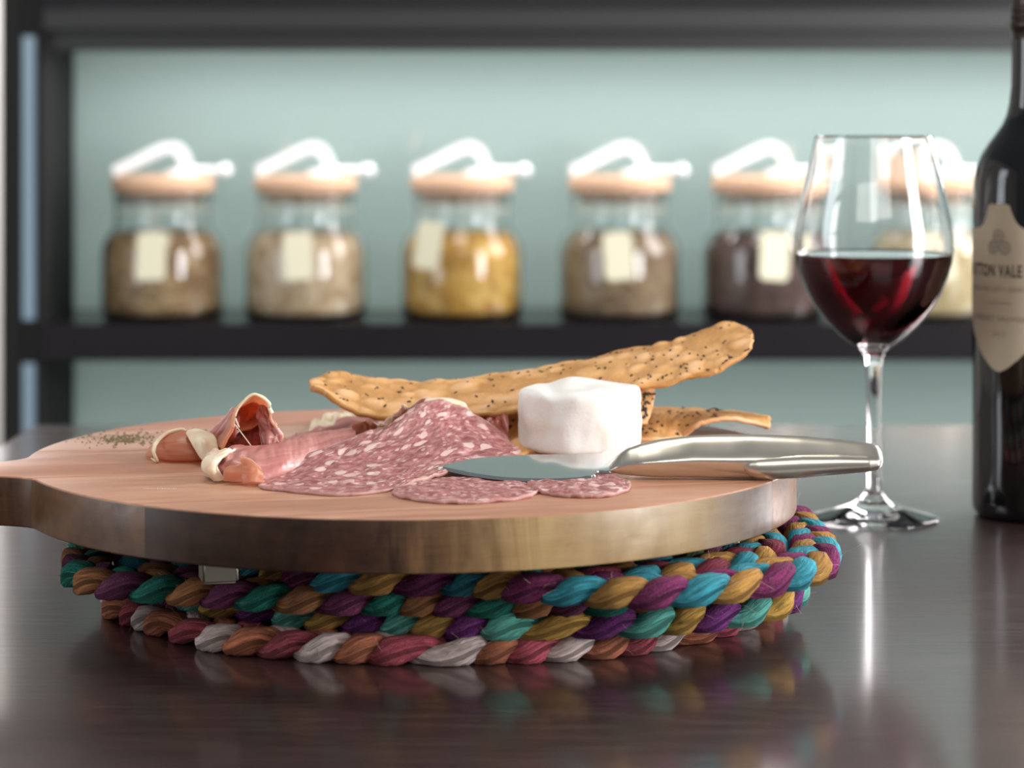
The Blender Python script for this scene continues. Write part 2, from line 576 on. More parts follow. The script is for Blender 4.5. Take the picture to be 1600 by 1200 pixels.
def braid_mat(name, label, outline, zmid, palettes, start=0., seed=0, half=.0056, lam=.052, amp=.0060, rs=.0055,
              pitch=.0185):
    """palettes: list of (turn at which it begins, three colours)"""
    c, rf = ring_radius(outline)
    root = empty(name, (c[0], c[1], zmid - half))
    tag(root, label, 'placemat', 'braided mats stacked under the board')
    rnd = np.random.RandomState(seed)
    inset = amp + rs - .0005
    th = np.arange(0, 2 * PI * 12, .0045)
    off = inset + pitch * th / (2 * PI)
    off[th < 2 * PI] = inset + pitch * (th[th < 2 * PI] / (2 * PI)) ** 2
    A = th + start
    r0 = rf(A)
    # inner turns grow rounder
    mix = np.clip(off / .12, 0, 1) * .6
    r = (r0 * (1 - mix) + .145 * mix) - off
    ok = np.argmax(r < .012) or len(r)
    th, A, r, off = th[:ok], A[:ok], r[:ok], off[:ok]
    x, y = r * np.cos(A), r * np.sin(A)
    s = np.r_[0, np.cumsum(np.hypot(np.diff(x), np.diff(y)))]
    # resample evenly
    N = int(s[-1] / .0024)
    S = np.linspace(0, s[-1], N)
    x, y, TH = np.interp(S, s, x), np.interp(S, s, y), np.interp(S, s, th)
    tx, ty = np.gradient(x), np.gradient(y)
    L = np.hypot(tx, ty)
    tx, ty = tx / L, ty / L
    nx, ny = ty, -tx                                      # outwards
    lamv = lam
    jit = np.interp(S, np.linspace(0, s[-1], 120), rnd.normal(0, .42, 120))
    K = 16
    ang = np.linspace(0, 2 * PI, K, endpoint=False)
    for k in range(3):
        ph = 2 * PI * S / lamv + 2 * PI * k / 3 + jit
        lat = amp * np.sin(ph)
        hgt = -.0032 * np.sin(2 * ph)
        cx, cy, cz = x + nx * lat, y + ny * lat, np.full(N, half) + hgt
        dv = np.stack([np.gradient(cx), np.gradient(cy), np.gradient(cz)], 1)
        dv /= np.linalg.norm(dv, axis=1)[:, None]
        side = np.cross(dv, np.array([0, 0, 1.]))
        side /= np.linalg.norm(side, axis=1)[:, None]
        up = np.cross(side, dv)
        puff = .80 + .30 * np.abs(np.sin(ph)) ** 1.5 + np.interp(S, np.linspace(0, s[-1], 260), rnd.normal(0, .10, 260))
        ra, rb = rs * puff * .92, rs * puff * 1.0
        # soft folds running along the strip
        f1 = np.interp(S, np.linspace(0, s[-1], 300), rnd.uniform(-PI, PI, 300))
        wr = 1 + .075 * np.sin(3 * ang[None, :] + f1[:, None]) + .055 * np.sin(5 * ang[None, :] - f1[:, None] + 120 * S[:, None])
        C = np.stack([cx, cy, cz], 1)[:, None, :]
        V = C + side[:, None, :] * (ra[:, None] * wr * np.cos(ang)[None, :])[..., None] \
              + up[:, None, :] * (rb[:, None] * wr * np.sin(ang)[None, :])[..., None]
        V[..., 2] = np.clip(V[..., 2], 0.0 + .0002, 2 * half + .0012)
        V = V.reshape(-1, 3)
        i = np.arange(N - 1)[:, None] * K
        j = np.arange(K)[None, :]
        j2 = (np.arange(K)[None, :] + 1) % K
        Fc = np.stack([i + j, i + j2, i + K + j2, i + K + j], -1).reshape(-1, 4)
        col = np.ones((N, 4))
        for (t0, cols) in palettes:
            sel = TH >= t0 * 2 * PI
            col[sel, :3] = cols[k]
        sh = 1 + np.interp(S, np.linspace(0, s[-1], 120), rnd.uniform(-.18, .18, 120))
        col[:, :3] *= sh[:, None]
        colv = np.repeat(col, K, axis=0)
        uv = np.stack([np.repeat(S, K), np.tile(ang / (2 * PI) * 6, N)], 1)
        uv[:, 0] += k * 3.3 + seed
        mesh('strand', V, Fc.tolist() + [tuple(range(K - 1, -1, -1)), tuple((N - 1) * K + q for q in range(K))],
             M['cloth'], root, uv=uv, col=colv)
    # frayed threads along the rim
    verts, faces = [], []
    for q in range(210):
        i = rnd.randint(0, int(N * .35))
        o = Vector((x[i] + nx[i] * inset * rnd.uniform(.3, 1.0), y[i] + ny[i] * inset * rnd.uniform(.3, 1.0),
                    half * rnd.uniform(.7, 2.)))
        d = Vector((nx[i] * rnd.uniform(0, 1) + tx[i] * rnd.normal(), ny[i] * rnd.uniform(0, 1) + ty[i] * rnd.normal(),
                    rnd.uniform(-.3, .5))).normalized()
        ln = rnd.uniform(.003, .008)
        w_ = .00008
        bend = Vector((rnd.normal(), rnd.normal(), rnd.normal())) * .35
        prev = None
        for t in range(5):
            p = o + d * ln * t / 4 + bend * ln * (t / 4) ** 2
            p.z = max(p.z, .0003)
            b = len(verts)
            for a_ in range(3):
                verts.append(p + Vector((w_ * math.cos(a_ * 2.09), w_ * math.sin(a_ * 2.09), w_ * math.cos(a_ * 2.09 + 1))))
            if prev is not None:
                for a_ in range(3):
                    faces.append((prev + a_, prev + (a_ + 1) % 3, b + (a_ + 1) % 3, b + a_))
            prev = b
    t_ = mesh('stray_thread', verts, faces, M['thread'] if seed % 2 else M['thread_pale'], root)
    t_['kind'] = 'stuff'
    return root


CY, MG, GD = (.03, .36, .46), (.20, .010, .10), (.50, .25, .05)
AQ, PU, YG = (.12, .50, .40), (.17, .012, .18), (.62, .34, .06)
GR, OR, PL = (.0, .23, .16), (.46, .18, .06), (.19, .025, .10)
WH, RO, TC = (.74, .58, .54), (.42, .06, .09), (.50, .15, .07)
TL, MV, DG = (.02, .25, .33), (.36, .09, .20), (.05, .09, .04)
WI = (.27, .02, .05)

outA = [(-.128, 1.075), (-.082, 1.030), (-.0216, 1.0215), (.0133, 1.003), (.0525, .993), (.093, 1.001), (.122, 1.024),
        (.141, 1.045), (.1515, 1.075), (.155, 1.123), (.1535, 1.175), (.142, 1.225), (.11, 1.28), (.03, 1.32),
        (-.05, 1.32), (-.115, 1.28), (-.145, 1.21), (-.147, 1.13)]
outB = [(-.208, 1.104), (-.196, 1.0715), (-.168, 1.057), (-.1253, 1.0405), (-.082, 1.03), (-.0434, 1.026), (.0, 1.023),
        (.06, 1.03), (.115, 1.07), (.135, 1.15), (.12, 1.25), (.04, 1.33), (-.06, 1.345), (-.15, 1.3), (-.2, 1.22),
        (-.213, 1.15)]
outC = [(-.15, 1.085), (-.0973, 1.05), (-.055, 1.036), (-.0136, 1.027), (.027, 1.027), (.068, 1.033), (.1055, 1.049),
        (.1307, 1.073), (.142, 1.11), (.142, 1.17), (.12, 1.25), (.05, 1.32), (-.05, 1.33), (-.13, 1.28), (-.17, 1.2),
        (-.168, 1.12)]
outD = [(-.197, 1.1455), (-.1876, 1.116), (-.163, 1.082), (-.14, 1.0556), (-.0958, 1.034), (-.0434, 1.0246),
        (.0054, 1.028), (.044, 1.037), (.0666, 1.049), (.11, 1.09), (.14, 1.16), (.12, 1.25), (.05, 1.32), (-.05, 1.34),
        (-.14, 1.3), (-.19, 1.22)]
braid_mat('braided_mat', 'bottom braided cloth mat in white, rose and terracotta lying on the table', outD, .0056,
          [(0, (WH, RO, TC)), (1, (GD, DG, PU)), (2, (RO, TC, GD))], start=2.6, seed=1)
braid_mat('braided_mat', 'second braided mat from the bottom in aqua, yellow and purple strips', outC, .0160,
          [(0, (AQ, PU, YG)), (1, (WI, GD, DG)), (2, (TL, MV, GD))], start=2.6, seed=2)
braid_mat('braided_mat', 'braided mat with green, orange and plum rim sticking out at the handle end', outB, .0262,
          [(0, (GR, PL, OR)), (1, (TL, PL, OR)), (2, (GR, PL, DG)), (3, (TL, MV, GD))], start=2.6, seed=3)
braid_mat('braided_mat', 'topmost braided mat in turquoise, magenta and gold under the board', outA, .0360,
          [(0, (CY, MG, GD)), (.62, (CY, WI, GD)), (1, (CY, WI, GD)), (1.6, (TL, MV, GD)), (2.4, (TL, MV, DG)),
           (3.2, (TL, WI, GD)), (4, (TL, MV, DG))], start=2.6, seed=4)

# ------------------------------------------------------------------ serving board
BC = Vector((-.048, 1.166, .0483))
BR = .184
BT = .0227
ROT = math.radians(14)
bd = empty('serving_board', BC, ROT)
tag(bd, 'round thick acacia serving board with a handle, raised on small metal feet', 'serving board')
HW = .0200


def uL(v):
    a = abs(v)
    if a <= HW:
        return -.335 + .012 * (a / HW) ** 4
    c = -math.sqrt(max(BR * BR - v * v, 0))
    if a < HW + .018:
        t = (a - HW) / .018
        c -= .018 * (1 - t) ** 2.2
    return c


def uR(v):
    return math.sqrt(max(BR * BR - v * v, 0))


def offset_poly(pts, d):
    n = len(pts)
    out = []
    for i in range(n):
        a, b, c = pts[i - 1], pts[i], pts[(i + 1) % n]
        e1, e2 = (b - a), (c - b)
        n1 = Vector((e1.y, -e1.x)).normalized()
        n2 = Vector((e2.y, -e2.x)).normalized()
        m_ = (n1 + n2)
        if m_.length < 1e-6:
            m_ = n1.copy()
        m_.normalize()
        k = 1 / max(m_.dot(n1), .5)
        out.append(b - m_ * d * k)
    return out


def rounded_prism(name, pts, z0, z1, bev, mat, parent, steps=4):
    """solid from a counter-clockwise outline with rounded upper and lower edges"""
    layers = []
    for k in range(steps + 1):
        a = PI / 2 * k / steps
        layers.append((bev * (1 - math.sin(a)), z0 + bev * (1 - math.cos(a))))
    for k in range(steps + 1):
        a = PI / 2 * k / steps
        layers.append((bev * (1 - math.cos(a)), z1 - bev * (1 - math.sin(a))))
    n = len(pts)
    verts, faces = [], []
    for off, z in layers:
        for p in offset_poly(pts, off):
            verts.append((p.x, p.y, z))
    for L_ in range(len(layers) - 1):
        for i in range(n):
            j = (i + 1) % n
            faces.append((L_ * n + i, L_ * n + j, (L_ + 1) * n + j, (L_ + 1) * n + i))
    faces.append(tuple(range(n - 1, -1, -1)))
    faces.append(tuple((len(layers) - 1) * n + i for i in range(n)))
    return mesh(name, verts, faces, mat, parent, sharp=40)


joints = [-BR, -.120, -.033, .054, .120, BR]
wm = ['wood_front', 'wood_b', 'wood_c', 'wood_d', 'wood_e']
for i in range(5):
    v0, v1 = joints[i], joints[i + 1]
    if i == 0:
        v0 += 1e-5
    if i == 4:
        v1 -= 1e-5
    n = 44
    # finer sampling close to the rim
    T_ = [k / n for k in range(n + 1)]
    if i == 0:
        T_ = [t ** 2.2 for t in T_]
    if i == 4:
        T_ = [1 - (1 - t) ** 2.2 for t in T_]
    vs = [v0 + (v1 - v0) * t for t in T_]
    if i == 2:
        vs = sorted(vs + [-HW - 1e-4, -HW, HW, HW + 1e-4])
    right = [Vector((uR(v_), v_)) for v_ in vs]
    left = [Vector((uL(v_), v_)) for v_ in reversed(vs)]
    poly = right + left
    # drop near duplicates
    q = []
    for p in poly:
        if not q or (p - q[-1]).length > 2e-5:
            q.append(p)
    rounded_prism('plank', q, 0, BT, .0009, M[wm[i]], bd, 3)
# feet, seen under the rim
Rm = Matrix.Rotation(-ROT, 2)
for wx, wy in ((-.1265, 1.042), (.0935, 1.093), (-.14, 1.26), (.055, 1.29)):
    l_ = Rm @ Vector((wx - BC.x, wy - BC.y))
    ft = box('foot', (l_.x - .0078, l_.y - .0075, -.0142), (l_.x + .0078, l_.y + .0075, .0), M['foot'], bd, .0012, 3)
# tiny pale strokes added in place of an illegible brand mark
scr = []
fcs = []
for k in range(15):
    p = P(225 + k * 3.6, 764 - k * .25, 1.06)
    l_ = Rm @ Vector((p.x - BC.x, p.y - BC.y))
    b = len(scr)
    w_ = .00022 + .0002 * random.random()
    h_ = .0006 + .0007 * random.random()
    for dx, dy in ((-w_, -h_), (w_, -h_), (w_, h_), (-w_, h_)):
        scr.append((l_.x + dx, l_.y + dy, BT + .00006))
    fcs.append((b, b + 1, b + 2, b + 3))
o = mesh('brand_mark', scr, fcs, simple('pale_brand_mark', (.75, .6, .48), .7), bd, smooth=False)
o['kind'] = 'stuff'

# ------------------------------------------------------------------ soft sheets fitted through anchor points
class Warp:
    """thin plate spline from (u, v) to world points"""
    def __init__(self, anchors):
        A_ = np.array([[a[0], a[1]] for a in anchors], float)
        W_ = np.array([tuple(P(a[2], a[3], a[4])) for a in anchors])
        n = len(A_)
        K = self.k(A_, A_) + np.eye(n) * 1e-4
        Pm = np.c_[np.ones(n), A_]
        Lm = np.zeros((n + 3, n + 3))
        Lm[:n, :n] = K
        Lm[:n, n:] = Pm
        Lm[n:, :n] = Pm.T
        self.A = A_
        self.w = np.linalg.solve(Lm, np.r_[W_, np.zeros((3, 3))])

    def k(self, a, b):
        r2 = ((a[:, None] - b[None]) ** 2).sum(-1)
        return r2 * np.log(r2 + 1e-9)

    def __call__(self, uv):
        uv = np.asarray(uv, float)
        return self.k(uv, self.A) @ self.w[:-3] + np.c_[np.ones(len(uv)), uv] @ self.w[-3:]


def sheet(name, anchors, mat, thick=.0012, domain='rect', nu=60, nv=24, disp=None, edge=None, uvs=(.1, .05), parent=None,
          outline=None, zmin=None, wob=0., seed=0, tfun=None):
    """a solid thin slice; disp(u, v) moves it along its normal, edge(u, v) fills the Col attribute"""
    Wp = Warp(anchors)
    rnd = np.random.RandomState(seed)
    if domain == 'disc':
        nr, na = nv, nu
        ph = rnd.uniform(0, 2 * PI, 9)
        uv = [(0., 0.)]
        rho = [0.]
        for i in range(1, nr + 1):
            t = i / nr
            for k in range(na):
                a = 2 * PI * k / na
                e_ = 1 + wob * t * sum(math.sin((3 + 3 * q) * a + ph[q]) / (1.5 + q) for q in range(9))
                uv.append((t * e_ * math.cos(a), t * e_ * math.sin(a)))
                rho.append(t)
        quads = []
        for k in range(na):
            quads.append((0, 1 + k, 1 + (k + 1) % na))
        for i in range(nr - 1):
            for k in range(na):
                k2 = (k + 1) % na
                a, b = 1 + i * na, 1 + (i + 1) * na
                quads.append((a + k, b + k, b + k2, a + k2))
        rim = [1 + (nr - 1) * na + k for k in range(na)]
    else:
        uv, rho = [], []
        for i in range(nv + 1):
            for k in range(nu + 1):
                u, v_ = k / nu, i / nv
                if outline:
                    u, v_ = outline(u, v_)
                uv.append((u, v_))
                rho.append(0)
        W = nu + 1
        quads = [(i * W + k, i * W + k + 1, (i + 1) * W + k + 1, (i + 1) * W + k) for i in range(nv) for k in range(nu)]
        rim = [k for k in range(nu)] + [i * W + nu for i in range(nv)] + [nv * W + k for k in range(nu, 0, -1)] \
            + [i * W for i in range(nv, 0, -1)]
    uv = np.array(uv)
    Pn = Wp(uv)

    def normals(Q):
        nn = np.zeros_like(Q)
        for f_ in quads:
            a, b, c_ = Q[f_[0]], Q[f_[1]], Q[f_[2]]
            cr = np.cross(b - a, c_ - a)
            for q in f_:
                nn[q] += cr
        return nn / (np.linalg.norm(nn, axis=1)[:, None] + 1e-12)

    N_ = normals(Pn)
    if disp:
        dd = np.array([disp(u, v_) for u, v_ in uv])
        Pn = Pn + N_ * dd[:, None]
        N_ = normals(Pn)
    n = len(Pn)
    tt = np.full(n, thick / 2)
    if tfun:
        tt *= np.array([tfun(u, v_) for u, v_ in uv])
    top, bot = Pn + N_ * tt[:, None], Pn - N_ * tt[:, None]
    if zmin is not None:
        top[:, 2] = np.maximum(top[:, 2], zmin + thick * .8)
        bot[:, 2] = np.maximum(bot[:, 2], zmin + .0001)
    faces = [tuple(f_) for f_ in quads] + [tuple(q + n for q in reversed(f_)) for f_ in quads]
    m_ = len(rim)
    for i in range(m_):
        a, b = rim[i], rim[(i + 1) % m_]
        faces.append((a, a + n, b + n, b))
    V = np.r_[top, bot]
    c0 = V.mean(0)
    c0[2] = V[:, 2].min()
    if edge:
        ee = np.array([edge(u, v_, r_) for (u, v_), r_ in zip(uv, rho)])
    else:
        ee = np.zeros(n)
    colr = np.ones((2 * n, 4))
    colr[:, 0] = np.r_[ee, ee]
    colr[:, 1] = colr[:, 0]
    UV = np.r_[uv, uv] * np.array(uvs) + seed * .37
    if parent is None:
        o = mesh(name, V - c0, faces, mat, uv=UV, col=colr, loc=tuple(c0))
    else:
        o = mesh(name, V - np.array(parent.location), faces, mat, parent, uv=UV, col=colr)
    o_top = (uv, top, N_)
    return o, o_top


ZB = BC.z + BT          # surface of the board


def nz(u, v_, s, sd=0.):
    return noise.noise(Vector((u * s, v_ * s, sd)))


def B(px, py):
    """(px, py) on the board surface, as anchor values"""
    d = (EYE - ZB) * F / (py - HZ)
    return px, py, d


# ---- cheese
ch_d = 1.188
ch_r = .0300
prof = []
H = .0315
n1 = 10
verts, faces = [], []
NA, NR = 96, 40
prof = []
for k in range(8):
    prof.append((ch_r * .95 * k / 8, 0.))
for k in range(7):
    a = PI / 2 * k / 6
    prof.append((ch_r - .003 + .003 * math.sin(a), .003 - .003 * math.cos(a)))
for k in range(1, 9):
    prof.append((ch_r, .003 + (H - .0075) * k / 9))
for k in range(8):
    a = PI / 2 * k / 7
    prof.append((ch_r - .0045 + .0045 * math.cos(a), H - .0045 + .0045 * math.sin(a)))
for k in range(1, 13):
    prof.append((ch_r * .85 * (1 - k / 12), H))
cc = (P(907.5, 715, ch_d).x, ch_d, ZB)
for i, (r, z) in enumerate(prof):
    for k in range(NA):
        a = 2 * PI * k / NA
        x_, y_ = r * math.cos(a), r * math.sin(a)
        p3 = Vector((x_, y_, z))
        nv_ = noise.fractal(p3 * 60, 1., 2., 3) * .0015 + noise.noise(p3 * 26 + Vector((3, 1, 7))) * .0013
        s = 1 + nv_ / ch_r if r > .002 else 1
        # a waist pressed in near the foot on the left
        s -= .045 * math.exp(-((z - .009) / .005) ** 2) * math.exp(-((math.atan2(y_, x_) + 2.7) / .9) ** 2)
        zz = z
        if z > H * .6:
            zz += (z / H) * (noise.noise(Vector((x_ * 55, y_ * 40, 5.))) * .0022 - .0009
                             + .0030 * math.exp(-((x_ + .003) / .009) ** 2 - ((y_ - .012) / .014) ** 2)
                             - .0018 * math.exp(-((x_ + .014) / .005) ** 2))
        verts.append((x_ * s, y_ * s, max(zz, 0)))
for i in range(len(prof) - 1):
    for k in range(NA):
        k2 = (k + 1) % NA
        faces.append((i * NA + k, i * NA + k2, (i + 1) * NA + k2, (i + 1) * NA + k))
o = mesh('soft_cheese', verts, faces, M['cheese'], loc=cc)
tag(o, 'small white rinded soft cheese wheel standing on the board', 'cheese')

# ---- salami slices
big = [(-1, 0, 411, 753, 1.079), (-.71, -.71, *B(462, 771)), (-.35, -.94, *B(535, 777)), (0, -1, *B(600, 770)),
       (.4, -.92, 655, 752, 1.070), (.71, -.71, 705, 738, 1.090), (.92, -.38, 765, 728, 1.12), (1, 0, 812, 712, 1.155),
       (.92, .38, 800, 690, 1.172), (.71, .71, 752, 655, 1.180), (.38, .92, 712, 634, 1.178), (0, 1, 668, 630, 1.17),
       (-.38, .92, 612, 662, 1.162), (-.71, .71, 560, 682, 1.15), (-.92, .38, 480, 712, 1.118),
       (0, 0, 612, 728, 1.105), (0, .5, 640, 684, 1.145), (.5, 0, 715, 708, 1.125), (.5, .5, 715, 668, 1.162),
       (-.5, 0, 510, 738, 1.092), (0, -.5, 600, 752, 1.073), (-.4, .5, 560, 702, 1.13), (.45, -.5, 672, 737, 1.090)]


def sal_edge(u, v_, r_):
    return max(0., (r_ - .955) / .045) ** 1.5


def sal_disp(u, v_):
    return nz(u, v_, 4, 2.) * .0014 + nz(u, v_, 9, 4.) * .0008 + nz(u, v_, 22, 9.) * .0004


o, _ = sheet('salami_slice', big, M['salami'], .0017, 'disc', 150, 40, disp=sal_disp, edge=sal_edge, uvs=(.055, .055),
             zmin=ZB, wob=.016, seed=3)
tag(o, 'large draped salami slice rising to a peak beside the cheese', 'salami')
big_salami = o
cas, _ = sheet('casing', [(0, 0, 662, 632, 1.176), (.3, 0, 680, 629, 1.176), (.6, 0, 705, 636, 1.178), (1, 0, 735, 660, 1.18),
                         (0, 1, 668, 624, 1.182), (.3, 1, 685, 622, 1.184), (.6, 1, 722, 628, 1.186), (1, 1, 740, 655, 1.186)],
               M['fat'], .0008, nu=30, nv=6, disp=lambda u, v_: nz(u, v_, 6) * .0006, parent=big_salami)
cas['label'] = 'pale fatty casing edge'


def flat_slice(cx_, cy_, rx, ry, lift, sd, label, tilt=0.):
    anc = []
    for a in range(12):
        t = a * PI / 6
        X_, Y_ = cx_ + rx * math.cos(t), cy_ + ry * math.sin(t)
        z_ = ZB + lift + tilt * (Y_ - cy_) + .0008
        anc.append((math.cos(t), math.sin(t), 800 + X_ * F / Y_, HZ + (EYE - z_) * F / Y_, Y_))
    z_ = ZB + lift + .001
    anc.append((0, 0, 800 + cx_ * F / cy_, HZ + (EYE - z_) * F / cy_, cy_))
    o_, _ = sheet('salami_slice', anc, M['salami'], .0018, 'disc', 110, 22, disp=lambda u, v_: nz(u, v_, 4, sd) * .0009 + nz(u, v_, 14, sd) * .0004,
                  edge=sal_edge, uvs=(rx, ry), zmin=ZB, wob=.03, seed=sd)
    tag(o_, label, 'salami')


flat_slice(-.0205, 1.050, .0320, .0325, .0, 5, 'small flat salami slice at the front, partly under the big slice')
flat_slice(.0300, 1.062, .0225, .0290, .0004, 6, 'smallest salami slice, lying under the knife blade', .01)

# ---- cured ham
def fat_v(lo=.14, hi=None, both=False, ends=0.):
    def f_(u, v_, r_):
        e_ = max(0, 1 - v_ / lo) if lo else 0
        if hi:
            e_ = max(e_, 1 - (1 - v_) / hi)
        if ends:
            e_ = max(e_, 1 - u / ends)
        return max(0., min(1., e_ * 1.2))
    return f_


# left fold
hl = [(0, 0, 228, 716, 1.152), (.2, 0, *B(262, 722)), (.5, 0, *B(300, 723)), (1, 0, *B(350, 722)),
      (0, .25, 234, 700, 1.150), (.2, .25, 258, 700, 1.140), (.5, .25, 298, 700, 1.138), (1, .25, 350, 704, 1.14),
      (0, .55, 250, 688, 1.158), (.2, .55, 268, 678, 1.156), (.5, .55, 290, 672, 1.156), (1, .55, 340, 690, 1.156),
      (0, 1, 240, 712, 1.17), (.2, 1, 262, 708, 1.185), (.5, 1, 300, 705, 1.19), (1, 1, 350, 706, 1.185)]
o, _ = sheet('prosciutto_slice', hl, M['ham_orange'], .0013, nu=56, nv=40, disp=lambda u, v_: nz(u, v_, 4, 1.) * .0012,
             edge=lambda u, v_, r_: max(0., 1 - u / .14), uvs=(.035, .05), zmin=ZB, seed=21)
tag(o, 'small rounded prosciutto fold with a white rim, nearest the board handle', 'prosciutto')
lf = o
tube('fat_rim', smooth_path([P(236, 716, 1.148), P(246, 721, 1.137), P(240, 706, 1.136), P(246, 690, 1.142), P(262, 677, 1.150), P(284, 671, 1.152), P(294, 676, 1.15)], 5),
     .0011, M['fat'], None, 7, radii=[.0004 + .0007 * math.sin(PI * i / 30) for i in range(31)])
fr = bpy.data.objects['fat_rim']
fr.parent = lf
fr.matrix_parent_inverse = Matrix.Translation(-Vector(lf.location))
fr['label'] = 'white fat rim'
# pale fat flap between the folds
ff = [(0, 0, 293, 679, 1.143), (.5, 0, 304, 698, 1.134), (1, 0, 319, 720, 1.128), (0, 1, 308, 673, 1.150), (.5, 1, 332, 684, 1.142),
      (1, 1, 342, 706, 1.134), (.5, .5, 318, 690, 1.130), (0, .5, 300, 674, 1.146), (1, .5, 330, 713, 1.128)]
o, _ = sheet('fat_flap', ff, M['fat'], .0022, nu=24, nv=16, disp=lambda u, v_: nz(u, v_, 2.5, 3.) * .0012, uvs=(.02, .02), seed=4,
             parent=lf)
o['label'] = 'pale yellow fat flap'

# upright curl
arc = [(0, (346, 702), (334, 693)), (.18, (362, 672), (346, 672)), (.36, (372, 640), (357, 652)), (.5, (395, 617), (380, 640)),
       (.64, (419, 630), (402, 642)), (.75, (424, 650), (416, 655)), (.88, (430, 676), (432, 680)), (1, (440, 702), (450, 700))]
an = []
for u, a_, b_ in arc:
    an.append((u, 0, a_[0], a_[1], 1.122))
    an.append((u, 1, b_[0], b_[1], 1.162))
    an.append((u, .5, (a_[0] + b_[0]) / 2, (a_[1] + b_[1]) / 2 - 1.5, 1.142))
o, _ = sheet('prosciutto_slice', an, M['ham_orange'], .0011, nu=80, nv=26,
             disp=lambda u, v_: nz(u * 1.5, v_, 5, 6.) * .0009 + max(0, u - .55) * math.sin(u * 46 + v_ * 3) * .0016,
             edge=lambda u, v_, r_: max(0., 1 - v_ / .10) if u > .2 else 0, uvs=(.10, .03), seed=31)
tag(o, 'upright curled prosciutto slice standing like an arch', 'prosciutto')
curl = o
tube('fat_rim', [p - Vector(curl.location) for p in smooth_path([P(374, 668, 1.1205), P(368, 650, 1.1205), P(378, 630, 1.1205), P(394, 616.5, 1.1205), P(408, 620, 1.1205),
      P(420, 630, 1.1205), P(421, 638, 1.1205), P(425, 646, 1.1205)], 6)], .0009, M['fat'], curl, 7,
     radii=[.0003 + .0007 * min(1, i / 36) for i in range(43)])
wing = [(0, 0, *B(358, 712)), (1, 0, 375, 652, 1.13), (0, 1, 322, 684, 1.165), (1, 1, 366, 636, 1.15), (.5, .5, 354, 668, 1.14),
        (.5, 0, 368, 684, 1.128), (.5, 1, 344, 660, 1.16)]
o, _ = sheet('curl_side', wing, M['ham'], .0011, nu=30, nv=20, disp=lambda u, v_: math.sin(v_ * 22) * .0004 + nz(u, v_, 5, 3.) * .0008,
             edge=lambda u, v_, r_: 0., uvs=(.04, .02), seed=33, parent=curl)
# inner walls of the curl: orange above, dark red below
rf_ = [(0, 0, 366, 668, 1.132), (.5, 0, 382, 674, 1.134), (1, 0, 404, 664, 1.14), (0, 1, 368, 640, 1.135), (.5, 1, 392, 619, 1.142),
       (1, 1, 420, 634, 1.14), (.5, .5, 388, 648, 1.150), (0, .5, 366, 654, 1.135), (1, .5, 412, 648, 1.142)]
o, _ = sheet('curl_inner_wall', rf_, M['ham_orange'], .0009, nu=40, nv=26, disp=lambda u, v_: nz(u, v_, 3, 4.) * .0010,
             edge=lambda u, v_, r_: 0., uvs=(.04, .03), seed=35, parent=curl)
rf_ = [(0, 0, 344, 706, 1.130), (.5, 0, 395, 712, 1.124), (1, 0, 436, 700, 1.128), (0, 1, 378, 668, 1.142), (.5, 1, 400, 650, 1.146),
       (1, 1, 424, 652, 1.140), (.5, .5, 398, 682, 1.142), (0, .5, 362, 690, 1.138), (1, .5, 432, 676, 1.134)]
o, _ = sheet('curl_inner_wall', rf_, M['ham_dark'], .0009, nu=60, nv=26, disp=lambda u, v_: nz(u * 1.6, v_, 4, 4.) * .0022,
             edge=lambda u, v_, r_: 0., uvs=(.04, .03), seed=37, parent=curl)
ru = [(0, 0, 408, 700, 1.122), (1, 0, 434, 704, 1.122), (0, 1, 404, 634, 1.134), (1, 1, 424, 640, 1.128), (.5, .5, 418, 668, 1.124),
      (1, .5, 432, 666, 1.124), (0, .5, 404, 668, 1.130), (.5, 1, 414, 634, 1.130), (.5, 0, 420, 704, 1.120), (1, .25, 441, 682, 1.124), (1, .75, 423, 654, 1.126)]
o, _ = sheet('curl_ruffle', ru, M['ham'], .0010, nu=50, nv=60,
             disp=lambda u, v_: nz(u * 1.3, v_ * 1.3, 4, 8.) * .0026,
             edge=lambda u, v_, r_: max(0, 1 - (1 - u) / .12) * .8, uvs=(.03, .04), seed=36, parent=curl,
             outline=lambda u, v_: (u * (1 + .09 * noise.noise(Vector((v_ * 14, 2, 0)))), v_))
o['label'] = 'ruffled orange-red edge'
tube('sinew', [p - Vector(curl.location) for p in smooth_path([P(366, 662, 1.12), P(374, 672, 1.119), P(386, 688, 1.117), P(398, 704, 1.114)], 4)], .00028,
     M['fat'], curl, 5)

# long central fold
hc = [(0, 0, *B(330, 746)), (.12, 0, *B(362, 752)), (.3, 0, *B(412, 753)), (.6, 0, *B(480, 735)), (1, 0, *B(560, 700)),
      (0, .25, 320, 728, 1.092), (.12, .25, 350, 730, 1.082), (.3, .25, 410, 726, 1.084), (.6, .25, 478, 712, 1.118), (1, .25, 556, 688, 1.165),
      (0, .55, 334, 712, 1.104), (.12, .55, 362, 703, 1.106), (.3, .55, 412, 697, 1.114), (.6, .55, 476, 681, 1.15), (1, .55, 555, 669, 1.198),
      (0, 1, *B(338, 728)), (.12, 1, *B(365, 722)), (.3, 1, *B(415, 718)), (.6, 1, *B(478, 702)), (1, 1, *B(550, 685))]


def crump(u, v_):
    k = math.exp(-(u / .22) ** 2)
    return nz(u * 2, v_, 4, 1.) * .0010 + k * (nz(u * 3, v_ * 2, 5, 4.) * .0052) + nz(u * 3, v_, 12, 2.) * .0003


